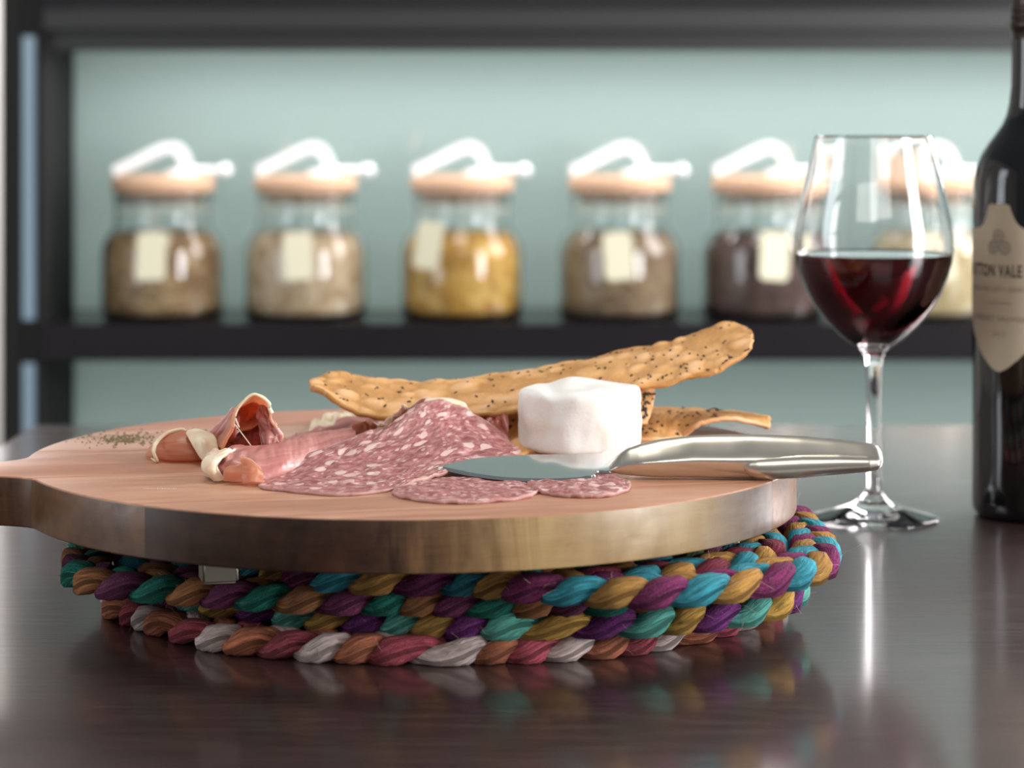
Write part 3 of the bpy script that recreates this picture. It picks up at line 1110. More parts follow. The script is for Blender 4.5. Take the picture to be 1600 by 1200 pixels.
o, _ = sheet('prosciutto_slice', hc, M['ham'], .0014, nu=110, nv=60, disp=crump,
             edge=lambda u, v_, r_: max(0., 1 - u / .09) * .9 + .35 * math.exp(-(u / .25) ** 2), uvs=(.09, .05), zmin=ZB, seed=41)
tag(o, 'long rolled pink prosciutto fold running in under the big salami', 'prosciutto')
roll = o
q, _ = sheet('fat_edge', [(0, 0, 334, 748, 1.083), (.3, 0, 319, 733, 1.082), (.6, 0, 323, 717, 1.088), (1, 0, 352, 704, 1.10),
                          (0, 1, 352, 751, 1.077), (.3, 1, 340, 736, 1.076), (.6, 1, 343, 720, 1.082), (1, 1, 368, 704, 1.10), (.45, .5, 330, 728, 1.076)],
             M['fat'], .0022, nu=30, nv=14, disp=lambda u, v_: nz(u, v_, 3, 3.) * .0010, uvs=(.02, .02), seed=42, parent=roll)
q['label'] = 'pale yellow fat edge'
for (a1, sd) in (([(0, 0, 350, 752, 1.072), (1, 0, 392, 755, 1.068), (0, 1, 356, 724, 1.078), (1, 1, 390, 726, 1.076), (.5, .5, 372, 738, 1.070)], 43),
                 ([(0, 0, 380, 756, 1.066), (1, 0, 412, 754, 1.068), (0, 1, 376, 716, 1.080), (1, 1, 408, 728, 1.076), (.5, .5, 398, 738, 1.068)], 44)):
    q, _ = sheet('crumpled_end', a1, M['ham_orange'], .0012, nu=30, nv=24,
                 disp=lambda u, v_: nz(u, v_, 1.4, sd) * .0032,
                 edge=lambda u, v_, r_: max(0, 1 - (1 - v_) / .18) * .9, uvs=(.03, .03), seed=sd, zmin=ZB - roll.location[2],
                 parent=roll)
# pale ham behind the fold
hb = [(0, 0, *B(428, 706)), (.5, 0, *B(500, 694)), (1, 0, *B(585, 690)), (0, 1, *B(440, 690)), (.5, 1, 510, 668, 1.265), (1, 1, 600, 652, 1.27),
      (.5, .5, 505, 674, 1.238), (1, .5, 590, 664, 1.235), (.25, .5, 462, 686, 1.225), (.75, .8, 552, 652, 1.26)]
o, _ = sheet('prosciutto_slice', hb, M['ham'], .0012, nu=60, nv=24, disp=lambda u, v_: nz(u * 2, v_, 4, 2.) * .0022,
             edge=lambda u, v_, r_: max(0, 1 - (1 - v_) / .35) if u < .75 else 0, uvs=(.06, .03), zmin=ZB, seed=51)
tag(o, 'blurred pale prosciutto slice behind the long fold, toward the far side of the board', 'prosciutto')
hbb = [(0, 0, *B(484, 678)), (1, 0, *B(565, 678)), (0, 1, 492, 664, 1.29), (1, 1, 566, 650, 1.29), (.5, .6, 525, 650, 1.275), (.25, .9, 508, 652, 1.285)]
o, _ = sheet('fat_flap', hbb, M['fat'], .0018, nu=30, nv=14, disp=lambda u, v_: nz(u * 2, v_, 4, 5.) * .0022, uvs=(.03, .02), seed=52,
             parent=o)
# brown ruffled slice standing behind the big salami
hr = [(0, 0, 548, 690, 1.176), (.35, 0, 592, 694, 1.176), (.65, 0, 625, 682, 1.176), (1, 0, 690, 660, 1.182),
      (0, 1, 552, 668, 1.186), (.12, 1, 566, 657, 1.184), (.25, 1, 580, 662, 1.184), (.42, 1, 602, 660, 1.184), (.6, 1, 622, 645, 1.186), (.75, 1, 634, 632, 1.19), (1, 1, 690, 628, 1.195),
      (.3, .5, 588, 678, 1.184), (.7, .5, 634, 658, 1.184)]
o, _ = sheet('prosciutto_slice', hr, M['ham_brown'], .0013, nu=90, nv=24,
             disp=lambda u, v_: math.sin(u * 30) * .0022 * (.4 + v_) + nz(u * 2, v_, 8, 2.) * .0014,
             edge=lambda u, v_, r_: (.75 if .3 < u < .58 and v_ > .45 else 0) + max(0, 1 - (1 - v_) / .14) * (.9 if u > .3 else 0),
             uvs=(.07, .02), seed=61)
tag(o, 'brown ruffled prosciutto slice standing up behind the peak of salami', 'prosciutto')
hr2 = [(0, 0, 735, 690, 1.195), (1, 0, 796, 712, 1.19), (0, 1, 735, 649, 1.215), (.9, 1, 788, 647, 1.21), (1, .9, 793, 655, 1.205),
       (.5, .5, 768, 672, 1.20), (1, .5, 796, 684, 1.195)]
o, _ = sheet('prosciutto_slice', hr2, M['ham_dark'], .0015, nu=40, nv=24, disp=lambda u, v_: nz(u * 2, v_, 4, 8.) * .002,
             edge=lambda u, v_, r_: max(0, 1 - (1 - v_) / .06) * .6, uvs=(.03, .02), seed=62)
tag(o, 'folded dark red prosciutto slice between the big salami and the cheese', 'prosciutto')

# ---- flatbread crackers
def seeds(parent, top, pts, size=.0011, sd=0):
    uv, tp, N_ = top
    rnd = random.Random(sd)
    verts, faces = [], []
    for (u, v_) in pts:
        i = int(np.argmin(((uv - np.array([u, v_])) ** 2).sum(1)))
        p, n_ = Vector(tp[i]), Vector(N_[i])
        a = rnd.uniform(0, 6.28)
        t1 = n_.orthogonal().normalized()
        t2 = n_.cross(t1)
        d1 = t1 * math.cos(a) + t2 * math.sin(a)
        d2 = n_.cross(d1)
        s = size * rnd.uniform(.6, 1.1)
        b = len(verts)
        c_ = p + n_ * s * .15
        for q in (-1, -.5, .5, 1):
            rr = .55 * math.sqrt(max(0, 1 - q * q * .97))
            for k in range(6):
                t = k * PI / 3
                verts.append(c_ + d1 * q * s + d2 * rr * s * math.cos(t) + n_ * rr * s * .8 * math.sin(t) - Vector(parent.location))
        for L_ in range(3):
            for k in range(6):
                k2 = (k + 1) % 6
                faces.append((b + L_ * 6 + k, b + L_ * 6 + k2, b + L_ * 6 + 6 + k2, b + L_ * 6 + 6 + k))
        faces.append(tuple(b + k for k in range(5, -1, -1)))
        faces.append(tuple(b + 18 + k for k in range(6)))
    o_ = mesh('seed', verts, faces, M['seed'], parent)
    o_['kind'] = 'stuff'


top_e = [(0, 495, 594), (.05, 514, 584), (.12, 556, 589), (.2, 620, 599), (.3, 690, 599), (.4, 762, 591), (.5, 850, 577), (.6, 930, 562),
         (.68, 988, 546), (.75, 1042, 541), (.82, 1078, 527), (.9, 1112, 514), (.96, 1148, 502), (1, 1176, 510)]
bot_e = [(0, 499, 607), (.05, 520, 626), (.12, 556, 646), (.2, 610, 656), (.3, 680, 652), (.4, 752, 650), (.5, 838, 638), (.6, 915, 622),
         (.68, 985, 607), (.75, 1030, 603), (.82, 1076, 591), (.86, 1100, 585), (.9, 1120, 584), (.94, 1136, 572), (.97, 1162, 560), (1, 1180, 545)]
la = []
for u, x_, y_ in top_e:
    la.append((u, 1, x_, y_, 1.247 + .012 * u))
for u, x_, y_ in bot_e:
    la.append((u, 0, x_, y_, 1.203 + .012 * u))
for u in (.1, .3, .5, .7, .9):
    xt = np.interp(u, [q[0] for q in top_e], [q[1] for q in top_e])
    yt = np.interp(u, [q[0] for q in top_e], [q[2] for q in top_e])
    xb = np.interp(u, [q[0] for q in bot_e], [q[1] for q in bot_e])
    yb = np.interp(u, [q[0] for q in bot_e], [q[2] for q in bot_e])
    la.append((u, .5, (xt + xb) / 2, (yt + yb) / 2 - 4, 1.219 + .012 * u))

bub = []
rb_ = random.Random(5)
for k in range(130):
    bub.append((rb_.random(), rb_.uniform(0, 1), rb_.uniform(.010, .022), rb_.uniform(.3, 1.)))
bubA = np.array(bub)


def bubbles(u, v_):
    dx = (bubA[:, 0] - u) * .55
    dy = (bubA[:, 1] - v_) * .17
    q = 1 - (dx * dx + dy * dy) / bubA[:, 2] ** 2
    return float(np.max(np.maximum(q, 0) ** 1. * bubA[:, 3]))


def cr_disp(u, v_):
    return -(-.0017 * bubbles(u, v_) + nz(u * 6, v_, 3, 3.) * .0008)


def cr_out(u, v_):
    # rounded right-hand end
    if u > .9:
        k = (u - .9) / .1
        v_ = .5 + (v_ - .5) * math.sqrt(max(0, 1 - (k * .965) ** 2.6))
    if u < .05:
        v_ = .5 + (v_ - .5) * (.55 + .45 * math.sqrt(u / .05))
    v_ += .03 * noise.noise(Vector((u * 20, 0, 0))) * (1 if v_ > .5 else 1)
    return u, v_


o, top = sheet('flatbread_cracker', la, M['bread'], .0026, nu=230, nv=34, disp=lambda u, v_: .0016 * bubbles(u, v_) + nz(u * 6, v_, 3, 3.) * .0009 + nz(u * 5, v_, 10, 1.) * .0003,
               edge=lambda u, v_, r_: min(1, bubbles(u, v_) * 1.0), uvs=(.22, .045), outline=cr_out, seed=0)
tag(o, 'long blistered seeded flatbread cracker leaning up over the cheese', 'cracker')
rs_ = random.Random(9)
pts_ = []
for k in range(150):
    u = rs_.random() ** .62
    pts_.append((u, rs_.uniform(.04, .98)))
seeds(o, top, pts_, .00105, 2)

# curved cracker right of the cheese
c2 = [(0, 0, *B(985, 688)), (.25, 0, *B(1035, 688)), (.42, 0, 1068, 684, 1.226), (.52, 0, 1084, 668, 1.222), (.65, 0, 1112, 658, 1.222), (.8, 0, 1150, 656, 1.225), (1, 0, 1203, 668, 1.235),
      (0, 1, 985, 640, 1.275), (.25, 1, 1035, 639, 1.275), (.45, 1, 1085, 641, 1.275), (.65, 1, 1130, 644, 1.272), (.85, 1, 1178, 650, 1.268), (1, 1, 1204, 658, 1.262),
      (.1, .5, 1004, 658, 1.238), (.35, .5, 1048, 655, 1.24), (.6, .5, 1100, 647, 1.245), (.85, .5, 1165, 648, 1.245)]
o, top = sheet('flatbread_cracker', c2, M['bread'], .0024, nu=90, nv=30, disp=lambda u, v_: nz(u * 3, v_, 4, 3.) * .0008 + nz(u * 3, v_, 12, 5.) * .0004,
               edge=lambda u, v_, r_: .25 + .5 * nz(u, v_, 4, 2.) + max(0, 1 - v_ / .08) * .7, uvs=(.09, .05), seed=71)
tag(o, 'curved seeded flatbread piece arching over the board beside the cheese', 'cracker')
seeds(o, top, [(rs_.uniform(.02, .7), rs_.uniform(.03, 1)) for k in range(48)], .00125, 3)
under = [(0, 0, *B(1062, 686)), (1, 0, 1203, 669, 1.24), (0, 1, 1078, 660, 1.285), (1, 1, 1203, 664, 1.262), (.5, .3, 1120, 672, 1.26), (.5, 1, 1140, 655, 1.28)]
# broken cracker standing behind the cheese
c3 = [(0, 0, *B(782, 716)), (.5, 0, *B(890, 700)), (1, 0, 1012, 660, 1.222), (0, 1, 786, 640, 1.225), (.3, 1, 850, 622, 1.228), (.7, 1, 965, 606, 1.23), (1, 1, 1023, 605, 1.232),
      (1, .5, 1020, 632, 1.225), (.5, .5, 900, 655, 1.224), (0, .5, 786, 680, 1.222)]
o, top = sheet('flatbread_cracker', c3, M['bread'], .0024, nu=90, nv=30,
               disp=lambda u, v_: nz(u * 3, v_, 4, 7.) * .0014 + nz(u * 3, v_, 12, 5.) * .0004,
               edge=lambda u, v_, r_: .2 + .5 * nz(u, v_, 4, 4.) + (.5 if u > .8 else 0), uvs=(.09, .04), seed=72)
tag(o, 'broken seeded flatbread piece standing upright behind the cheese', 'cracker')
seeds(o, top, [(rs_.uniform(.0, 1), rs_.uniform(.05, 1)) for k in range(60)] + [(rs_.uniform(.86, 1), rs_.uniform(.1, 1)) for k in range(22)], .0013, 4)

# ---- dried herbs spilled on the board
hv, hf = [], []
rh = random.Random(3)
origin = Vector((P(185, 690, 1.21).x, 1.21, ZB))
for k in range(420):
    if k % 5 == 0:
        px_, py_ = rh.gauss(318, 14), rh.gauss(676, 2.4)
    else:
        px_, py_ = rh.gauss(196, 30), rh.gauss(687, 5)
    q = B(px_, py_)
    c_ = P(*q) - origin
    s = rh.uniform(.00025, .00065)
    a = rh.uniform(0, 6.28)
    b = len(hv)
    ca, sa = math.cos(a) * s, math.sin(a) * s
    for dx, dy, dz in ((ca * 1.6, sa * 1.6, 0), (-sa, ca, 0), (-ca * 1.6, -sa * 1.6, 0), (sa, -ca, 0), (0, 0, s * 1.3)):
        hv.append((c_.x + dx, c_.y + dy, .0001 + dz))
    hf += [(b, b + 1, b + 4), (b + 1, b + 2, b + 4), (b + 2, b + 3, b + 4), (b + 3, b, b + 4), (b + 3, b + 2, b + 1, b)]
o = mesh('herb_flakes', hv, hf, M['herb'], smooth=False, loc=origin)
tag(o, 'sprinkle of dried green herb flakes on the far side of the board', 'herbs', kind='stuff')

# ---- knife
kn = empty('cheese_knife', (.06, 1.09, ZB))
tag(kn, 'steel cheese knife with sculpted handle lying across the board edge', 'knife')
K0 = Vector((.06, 1.09, ZB))
TL_ = .10           # blade tilts up towards its back


def on_blade(px, py):
    Y_ = (EYE - .0738 + TL_ * 1.072) / (TL_ + (py - HZ) / F)
    return P(px, py, Y_)


up_ = smooth_path([(681, 730, 0), (705, 723, 0), (735, 717, 0), (770, 713, 0), (830, 710, 0), (890, 709, 0), (935, 708, 0), (952, 703, 0), (966, 698, 0), (985, 697, 0)], 6)
lo_ = smooth_path([(985, 733, 0), (962, 735, 0), (948, 736, 0), (937, 736, 0), (930, 742, 0), (915, 747, 0), (890, 749, 0), (850, 750, 0), (790, 748, 0), (740, 742, 0), (705, 735, 0), (681, 730, 0)], 6)
ring = [on_blade(p.x, p.y) for p in up_[::-1]] + [on_blade(p.x, p.y) for p in lo_[::-1][1:-1]]
ring = ring
ctr = sum(ring, Vector()) / len(ring)
n_ = Vector((0, -TL_, 1)).normalized()
inn = []
m_ = len(ring)
for i, p in enumerate(ring):
    t = (ring[(i + 1) % m_] - ring[i - 1]).normalized()
    inw = n_.cross(t)
    if (ctr - p).dot(inw) < 0:
        inw = -inw
    # ground bevel only along the cutting edge
    w_ = .0006 + (.0022 if (i > len(up_) and p.x < P(925, 745, 1.07).x) else 0)
    inn.append(p + inw * w_)
bv = [p for p in inn] + [p - n_ * .0008 for p in ring] + [p - n_ * .0014 for p in inn]
bf = [tuple(range(m_)), tuple(range(3 * m_ - 1, 2 * m_ - 1, -1))]
for L_ in (0, 1):
    for i in range(m_):
        j = (i + 1) % m_
        bf.append((L_ * m_ + i, L_ * m_ + m_ + i, L_ * m_ + m_ + j, L_ * m_ + j))
bld = mesh('blade', [p - K0 for p in bv], bf, M['polished'], kn, sharp=15)
bmm = bmesh.new()
bmm.from_mesh(bld.data)
bmesh.ops.recalc_face_normals(bmm, faces=bmm.faces[:])
bmm.to_mesh(bld.data)
bmm.free()
bld.data.set_sharp_from_angle(angle=math.radians(15))
bld['label'] = 'mirror polished blade'


sec_ = smooth_path([(1, -.1, 0), (.98, .35, 0), (.85, .72, 0), (.55, .95, 0), (.2, .99, 0), (-.2, .84, 0), (-.6, .50, 0), (-.92, .16, 0), (-1.04, -.06, 0), (-.98, -.3, 0),
                    (-.8, -.66, 0), (-.5, -.92, 0), (0, -1, 0), (.6, -.92, 0), (.9, -.6, 0)], 4, True)


def loft(name, st, mat, parent, d, ex=2.6, off=0., NS=40, sect=None):
    """st: (px, top, bottom, half width in depth, depth shift)"""
    st = np.array(st, float)
    NS = len(sect) if sect else NS
    xs = np.linspace(st[0, 0], st[-1, 0], 90)
    verts, faces = [], []
    for x_ in xs:
        t_, b_, w_, dd = [np.interp(x_, st[:, 0], st[:, k]) for k in (1, 2, 3, 4)]
        D = d + dd
        pt, pb = P(x_, t_, D), P(x_, b_, D)
        hz = (pt.z - pb.z) / 2
        for k in range(NS):
            a = 2 * PI * k / NS
            ca, sa = math.cos(a), math.sin(a)
            if sect:
                yy, zz = sect[k][0] * w_, sect[k][1] * hz
            else:
                yy = math.copysign(abs(ca) ** (2 / ex), ca) * w_
                zz = math.copysign(abs(sa) ** (2 / ex), sa) * hz
            verts.append(Vector((pt.x, D + yy, (pt.z + pb.z) / 2 + zz)) - K0)
    m = len(xs)
    for i in range(m - 1):
        for k in range(NS):
            k2 = (k + 1) % NS
            faces.append((i * NS + k, (i + 1) * NS + k, (i + 1) * NS + k2, i * NS + k2))
    faces.append(tuple(range(NS)))
    faces.append(tuple((m - 1) * NS + k for k in range(NS - 1, -1, -1)))
    return mesh(name, verts, faces, mat, parent, sharp=45)


hs_ = [(952, 729, 737, .0030, 0), (966, 712, 740, .0052, 0), (980, 702, 742, .0062, 0), (1000, 695, 743.5, .0078, 0), (1030, 688, 745, .0088, 0), (1062, 684, 745, .0086, 0),
       (1085, 682, 745.5, .0080, 0), (1115, 680.5, 746, .0088, 0), (1145, 680, 746.5, .0092, 0), (1175, 680, 747, .0086, 0), (1205, 680.5, 746.5, .0090, 0), (1250, 682, 744, .0092, 0),
       (1300, 686, 740, .0090, 0), (1345, 691, 736.5, .0086, 0), (1366, 694.5, 735, .0082, 0), (1374, 698, 732, .0070, 0), (1377, 704, 726, .005, 0)]
loft('handle', hs_, M['steel'], kn, 1.088, sect=[(p.x, p.y) for p in sec_])
cs_ = [(1160, 724, 732, .002, -.0064), (1168, 716, 742, .0040, -.0056), (1182, 712, 747, .0052, -.0052), (1205, 709.5, 749, .0058, -.0050), (1250, 707, 746.5, .006, -.0050), (1310, 707, 741, .006, -.0048),
       (1355, 709, 737, .0056, -.0044), (1372, 711, 733, .0048, -.0036), (1377, 715, 728, .003, -.003)]
loft('handle_inlay', cs_, M['steel'], kn, 1.088, ex=2.2)

# ------------------------------------------------------------------ wine glass and wine
GD_ = 1.40
gx = P(1365, 812, GD_).x
k_ = GD_ / F


def prof_at(rows):
    return [(r * k_, (812 - y_) * k_) for y_, r in rows]


outer = [(806.0, 0), (806.8, 30), (808.5, 60), (810.5, 84), (812, 95), (812, 98), (810.5, 101.5), (808.5, 101), (806, 92), (802, 76), (796, 56), (789, 37), (781, 24), (772, 15.5), (762, 12.2), (740, 11), (690, 10.5),
         (640, 10.8), (600, 11.8), (575, 13), (560, 14.5), (551, 18), (545, 24), (538, 34), (528, 48), (512, 65), (495, 80), (475, 94.5), (455, 105.5), (430, 115.5),
         (410, 120.8), (390, 123.6), (370, 123.8), (350, 121.5), (325, 116.5), (300, 110.8), (275, 105), (250, 99.3), (230, 95), (218, 92.2), (214.5, 91.3), (213.3, 91.0), (212.9, 90.7)]
inner = [(213.3, 90.3), (214.5, 90.3), (218, 91.2), (230, 93.9), (250, 97.7), (275, 103.4), (300, 109.2), (325, 114.9), (350, 119.9), (370, 122.2), (390, 122), (410, 119.2), (430, 113.9), (455, 103.7),
         (475, 92.7), (495, 77.8), (512, 62.2), (525, 46), (533, 32), (538, 18), (540, 8), (540.5, 0)]
lathe('wine_glass', prof_at(outer + inner), M['glass'], n=96, loc=(gx, GD_, 0))
tag(bpy.data.objects['wine_glass'], 'clear stemmed wine glass half full of red wine, standing behind the board', 'wine glass')
lev = 398
win = [(lev, 0), (lev, 100), (lev + .3, 119.5), (lev - 1.5, 121.9), (lev + 1.5, 121.5)] + [(y_, r + .35) for y_, r in inner if y_ > lev + 4 and r > 0] + [(540.9, 0)]
lathe('red_wine', prof_at(win), M['wine'], n=96, loc=(gx, GD_, 0))
tag(bpy.data.objects['red_wine'], 'dark red wine filling the lower half of the glass', 'wine')

# ------------------------------------------------------------------ wine bottle
BD_ = 1.415
kb = BD_ / F
bx_ = P(1622, 820, BD_).x
zb0 = 0.
yb0 = HZ + EYE * F / BD_       # row of the table at this depth


def bz(y_):
    return (yb0 - y_) * kb


bprof = [(0, .012), (.018, .010), (.030, .002), (.0335, .0), (.0362, .0014), (.0378, .005), (.0381, .010)] + \
        [(r * kb, bz(y_)) for y_, r in ((700, 101.5), (500, 101.5), (340, 101.5), (310, 101), (285, 99.5), (262, 95), (242, 87.5), (225, 77), (210, 66),
                                      (196, 56), (180, 48.5), (160, 44), (135, 41.5), (100, 40.5), (60, 39.8), (20, 39), (-12, 38.6))]
bprof += [(.0146, .305), (.0152, .306), (.0155, .310), (.0150, .316), (.0138, .318), (0, .318)]
bt = empty('wine_bottle', (bx_, BD_, 0))
tag(bt, 'dark glass wine bottle with a cream shield label, cut off by the frame edge', 'bottle')
lathe('glass_body', bprof, M['bottle'], bt, 96, sharp=70)
fp = [(r * kb + .0004, bz(y_)) for y_, r in ((62, 40), (48, 40.4), (45, 42.5), (40, 44), (36, 43.5), (33, 41.5), (30, 41), (28, 43), (25, 43), (22, 41), (19, 41), (17, 42.6), (14, 42.6),
                                            (11, 41), (0, 40.6), (-10, 42), (-13, 43))]
fp += [(.0165, bz(-18)), (.0165, .3185), (.015, .3195), (0, .3195)]
lathe('foil_capsule', fp, M['foil'], bt, 64)
RB = 101.5 * kb
LA = 0.                                     # where the middle of the label faces
for k in range(400):
    LA = -k * .003
    if 800 + (bx_ + RB * math.sin(LA)) * F / (BD_ - RB * math.cos(LA)) < 1561:
        break
kl = (BD_ - RB * math.cos(LA)) / F


def lz(y_):
    return EYE - (y_ - HZ) * kl



def on_label(s, z, lift=.00025):
    """arc length s from the label's middle line (right positive seen from camera), height z"""
    a = LA + s / RB
    r = RB + lift
    return Vector((r * math.sin(a), -r * math.cos(a), z))


def label_hw(y_):
    rows = [(319.5, .0062), (321, .0072), (330, .0083), (342, .0102), (350, .0122), (355, .0146), (358, .0185), (360, .027), (361, .0285), (500, .0285), (515, .0262), (530, .0225),
            (545, .0178), (560, .0122), (570, .0078), (576, .0048), (580, .0015), (581, .0003)]
    return np.interp(y_, [r[0] for r in rows], [r[1] for r in rows])


lv, lf_ = [], []
yy_ = list(np.linspace(319.5, 362, 40)) + list(np.linspace(366, 500, 20)) + list(np.linspace(504, 581, 40))
NC = 28
for y_ in yy_:
    hw_ = label_hw(y_)
    for k in range(NC + 1):
        lv.append(on_label(hw_ * (2 * k / NC - 1), lz(y_)))
for i in range(len(yy_) - 1):
    for k in range(NC):
        a = i * (NC + 1) + k
        lf_.append((a, a + NC + 1, a + NC + 2, a + 1))
nlv = len(lv)
lab = mesh('label', lv, lf_, M['label'], bt)
lab['label'] = 'cream shield shaped paper label'


def label_text(name, txt, y_, size, bold, mat, spacing=1., squeeze=1., shift=0.):
    cu = bpy.data.curves.new(name, 'FONT')
    cu.body = txt
    cu.size = size
    cu.align_x = 'CENTER'
    cu.align_y = 'CENTER'
    cu.offset = bold
    cu.space_character = spacing
    cu.resolution_u = 3
    to = bpy.data.objects.new(name, cu)
    COL.objects.link(to)
    dg = bpy.context.evaluated_depsgraph_get()
    me = bpy.data.meshes.new_from_object(to.evaluated_get(dg))
    bpy.data.objects.remove(to)
    for v_ in me.vertices:
        v_.co = on_label(v_.co.x * squeeze + shift, lz(y_) + v_.co.y, .00040)
    me.materials.clear()
    o_ = link_mesh(name, me, mat, lab)
    return o_


label_text('lettering', 'HUTTON VALE', 424, .0098, .00024, M['ink'], 1.15, .60, -.0075)
label_text('lettering', 'EDEN VALLEY \u2022 BAROSSA', 452, .0039, .00003, M['ink_pale'], 1.15)
label_text('lettering', 'CABERNET SAUVIGNON', 498, .0042, .00005, M['ink_pale'], 1.15)
label_text('lettering', '2012', 522, .0042, .00005, M['ink_pale'], 1.15)
rv = [on_label(s, lz(y_), .0004) for y_ in (473, 474.6) for s in np.linspace(-.0085, .0085, 12)]
mesh('rule_line', rv, [(k, 12 + k, 13 + k, k + 1) for k in range(11)], M['ink_pale'], lab)
ev, ef = [], []
for (cs_x, cy_) in ((.0, 369), (-.0040, 387), (.0040, 387)):
    for (r0_, r1_) in ((.0040, .0034), (.0030, .0025), (.0020, .0016), (.0009, .0)):
        b = len(ev)
        for k in range(28):
            a = 2 * PI * k / 28
            for r_ in (r0_, r1_):
                ev.append(on_label(cs_x + r_ * math.cos(a), lz(cy_) + r_ * math.sin(a), .0004))
        for k in range(28):
            k2 = (k + 1) % 28
            ef.append((b + 2 * k, b + 2 * k2, b + 2 * k2 + 1, b + 2 * k + 1))
mesh('emblem', ev, ef, M['ink_pale'], lab)

# ------------------------------------------------------------------ storage jars on the shelf
DJ = DS + .09
kj = DJ / F


def grain(name, a, b, c_, scale, kind=0):
    m = Mat(name, rough=.7)
    v = m.n('TexVoronoi', {'Vector': m.coords(), 'Scale': scale})
    s_ = m.n('SeparateColor', {'Color': v.outputs['Color']})
    big_ = m.noise(m.coords(), 26, 2)
    col = m.ramp(m.math('ADD', m.math('MULTIPLY', s_.outputs[0], .65), m.math('MULTIPLY', big_, .35)), [(.15, a), (.5, b), (.85, c_)])
    m.link('Base Color', col)
    m.link('Normal', m.bump(v.outputs['Distance'], .6, .003))
    return m.m


JARS = [
    (255, 491, grain('mixed_seeds', (.17, .085, .035), (.34, .20, .09), (.52, .37, .20), 110), 'mixed brown-green seeds', 'mixed brown and green seeds', -4, 0, 'farthest from the wine glass', .1),
    (478, 497, grain('pale_oats', (.38, .23, .13), (.56, .40, .24), (.72, .58, .40), 95), 'pale brown grain', 'pale brown grain', -3, 4, 'next to the jar of yellow cereal', .0),
    (722, 494, grain('yellow_cereal', (.42, .20, .03), (.62, .34, .06), (.78, .52, .16), 60), 'golden yellow cereal', 'golden yellow cereal', -52, -6, 'third in the row', .0),
    (968, 501, grain('brown_lentils', (.16, .085, .045), (.29, .19, .105), (.42, .31, .18), 150), 'fine khaki-brown seeds', 'khaki brown seeds', -6, 4, 'behind the cheese', .0),
    (1192, 495, grain('dark_beans', (.05, .025, .022), (.095, .05, .04), (.16, .09, .07), 120), 'dark reddish-brown seeds', 'dark reddish brown seeds', 8, -4, 'partly behind the glass', .0),
    (1452, 505, grain('golden_rice', (.42, .30, .14), (.56, .44, .24), (.70, .60, .40), 90), 'pale golden grain', 'pale golden grain', 0, 2, 'between the wine glass and the bottle', .0)]


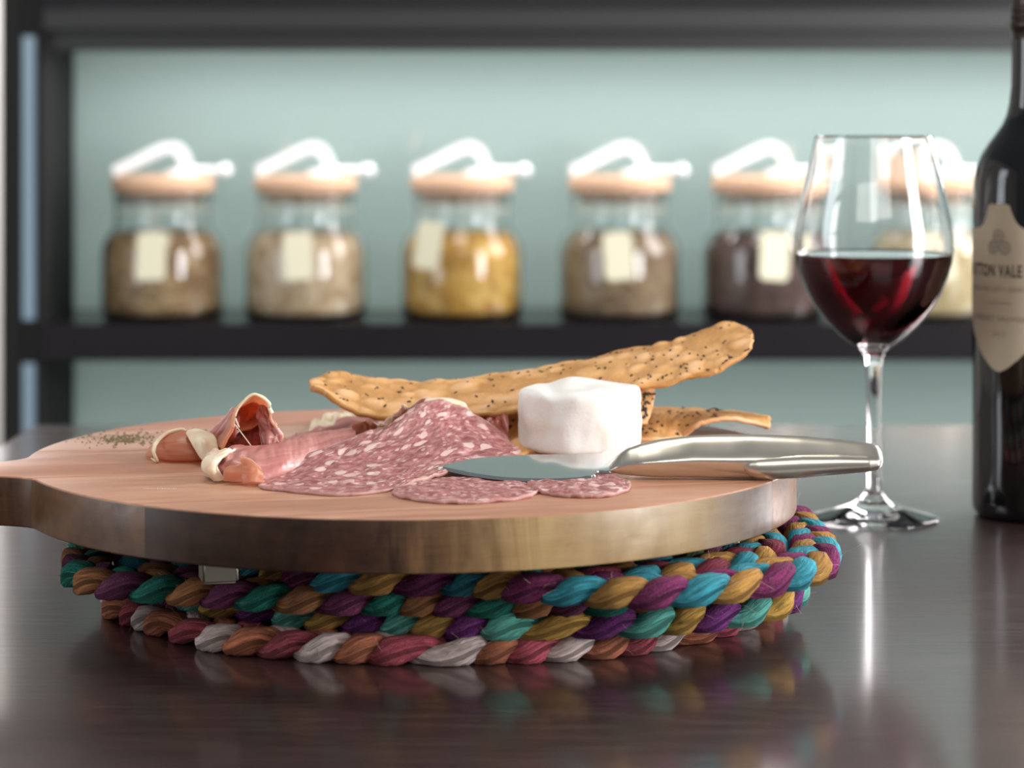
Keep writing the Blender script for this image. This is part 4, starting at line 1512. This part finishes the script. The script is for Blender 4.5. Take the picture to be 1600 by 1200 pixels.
def make_jar():
    root = empty('storage_jar')
    s = kj
    o_ = [(0, 0), (84, 0), (91, 2), (94, 8), (95, 20), (95, 100), (93, 112), (88, 124), (80, 134), (76, 142), (74.5, 152), (74.5, 178), (77, 184), (77, 194)]
    i_ = [(70, 194), (71, 184), (71, 152), (73, 141), (77, 132), (84, 122), (89, 111), (91, 100), (91, 20), (90, 11), (84, 6), (0, 6)]
    lathe('glass_body', [(r * s, z * s) for r, z in o_ + i_], M['jar_glass'], root, 64)
    lathe('lid', [(r * s, z * s) for r, z in ((0, 186), (69, 186), (69, 195), (78, 195.5), (80, 199), (80, 215), (77, 219), (70, 221), (0, 221))], M['cork'], root, 64)
    # sprung steel band over the lid
    band = smooth_path([(-76, 0, 227), (-50, 0, 238), (-20, 0, 253), (2, 0, 263), (16, 0, 264), (27, 0, 257), (34, 0, 244), (40, 0, 226)], 6)
    vb, fb = [], []
    nb_ = len(band)
    for i, p in enumerate(band):
        t = (band[min(i + 1, nb_ - 1)] - band[max(i - 1, 0)]).normalized()
        nn = Vector((-t.z, 0, t.x))
        for dy, dn in ((-14, -8.), (14, -8.), (14, 8.), (-14, 8.)):
            q = p + nn * dn
            vb.append((q.x * s, (q.y + dy) * s, q.z * s))
    for i in range(nb_ - 1):
        for k in range(4):
            k2 = (k + 1) % 4
            fb.append((4 * i + k, 4 * i + k2, 4 * i + 4 + k2, 4 * i + 4 + k))
    fb += [(3, 2, 1, 0), tuple(4 * nb_ - 4 + k for k in range(4))]
    mesh('clasp_band', vb, fb, M['chrome'], root, sharp=50)
    tube('clasp_rod', [(20 * s, 0, 228 * s), (60 * s, 0, 229 * s), (92 * s, 0, 228 * s)], 5 * s, M['chrome'], root, 10)
    lathe('clasp_knob', [(0, -11 * s), (7 * s, -9 * s), (11 * s, -3 * s), (11 * s, 3 * s), (7 * s, 9 * s), (0, 11 * s)], M['chrome'], root, 20, loc=(97 * s, 0, 228 * s))
    lathe('clasp_base', [(0, 221 * s), (26 * s, 221 * s), (26 * s, 226 * s), (20 * s, 229 * s), (0, 229 * s)], M['chrome'], root, 24, loc=(28 * s, 0, 0))
    # paper tag on a string round the neck
    tube('tag_string', [(76.5 * s * math.cos(a * PI / 16), 76.5 * s * math.sin(a * PI / 16), 168 * s) for a in range(32)], 1.2 * s, M['string'], root, 6, closed=True)
    tg = bmesh.new()
    bmesh.ops.create_cube(tg, size=1)
    for v_ in tg.verts:
        v_.co = Vector((v_.co.x * 45 * s, v_.co.y * 1.5 * s, v_.co.z * 74 * s))
    bmesh.ops.bevel(tg, geom=[e_ for e_ in tg.edges if abs(e_.verts[0].co.x - e_.verts[1].co.x) < 1e-9 and abs(e_.verts[0].co.z - e_.verts[1].co.z) < 1e-9],
                    offset=4 * s, segments=3, affect='EDGES')
    me_ = bpy.data.meshes.new('paper_tag')
    tg.to_mesh(me_)
    tg.free()
    t_ = link_mesh('paper_tag', me_, M['paper'], root, (0, -97.5 * s, 100 * s))
    t_.rotation_euler = (math.radians(-7), 0, 0)
    tube('tag_loop', [(0, -76 * s, 168 * s), (0, -84 * s, 150 * s), (0, -92 * s, 136 * s)], 1.1 * s, M['string'], t_, 5)
    t_.children[0].matrix_parent_inverse = (Matrix.Translation(t_.location) @ t_.rotation_euler.to_matrix().to_4x4()).inverted()
    return root


def copy_tree(o_, parent=None):
    c_ = o_.copy()
    COL.objects.link(c_)
    c_.parent = parent
    for ch_ in list(o_.children):
        copy_tree(ch_, c_)
    return c_


jar0 = make_jar()
jar_list = [jar0] + [copy_tree(jar0) for _ in range(5)]
fill_prof = [(0, 6.2), (82, 6.2), (88.5, 11), (90.3, 20), (90.3, 100), (88.3, 110), (83, 121), (76, 127), (60, 129), (30, 131), (0, 130)]
fill0 = None
for i, (jx, jy, gm, name_, desc, tx_, trot, where, rz_) in enumerate(JARS):
    j_ = jar_list[i]
    j_.location = (P(jx, 0, DJ).x, DJ, zs1)
    j_['label'] = 'glass storage jar with cork lid holding ' + desc
    j_['category'] = 'jar'
    j_['group'] = 'glass jars on the shelf'
    for ch_ in j_.children:
        if ch_.name.startswith('paper_tag'):
            a = tx_ / 97.5
            ch_.location = (97.5 * kj * math.sin(a), -97.5 * kj * math.cos(a), (100 + (16 if i == 2 else 0)) * kj)
            ch_.rotation_euler = (math.radians(-7), math.radians(-trot * 1.), a)
    me_o = lathe('grain_fill', [(r * kj, z * kj) for r, z in fill_prof], gm, None, 48, loc=j_.location)
    tag(me_o, name_ + ' filling the jar ' + where, 'grain', 'jar contents on the shelf', 'stuff')
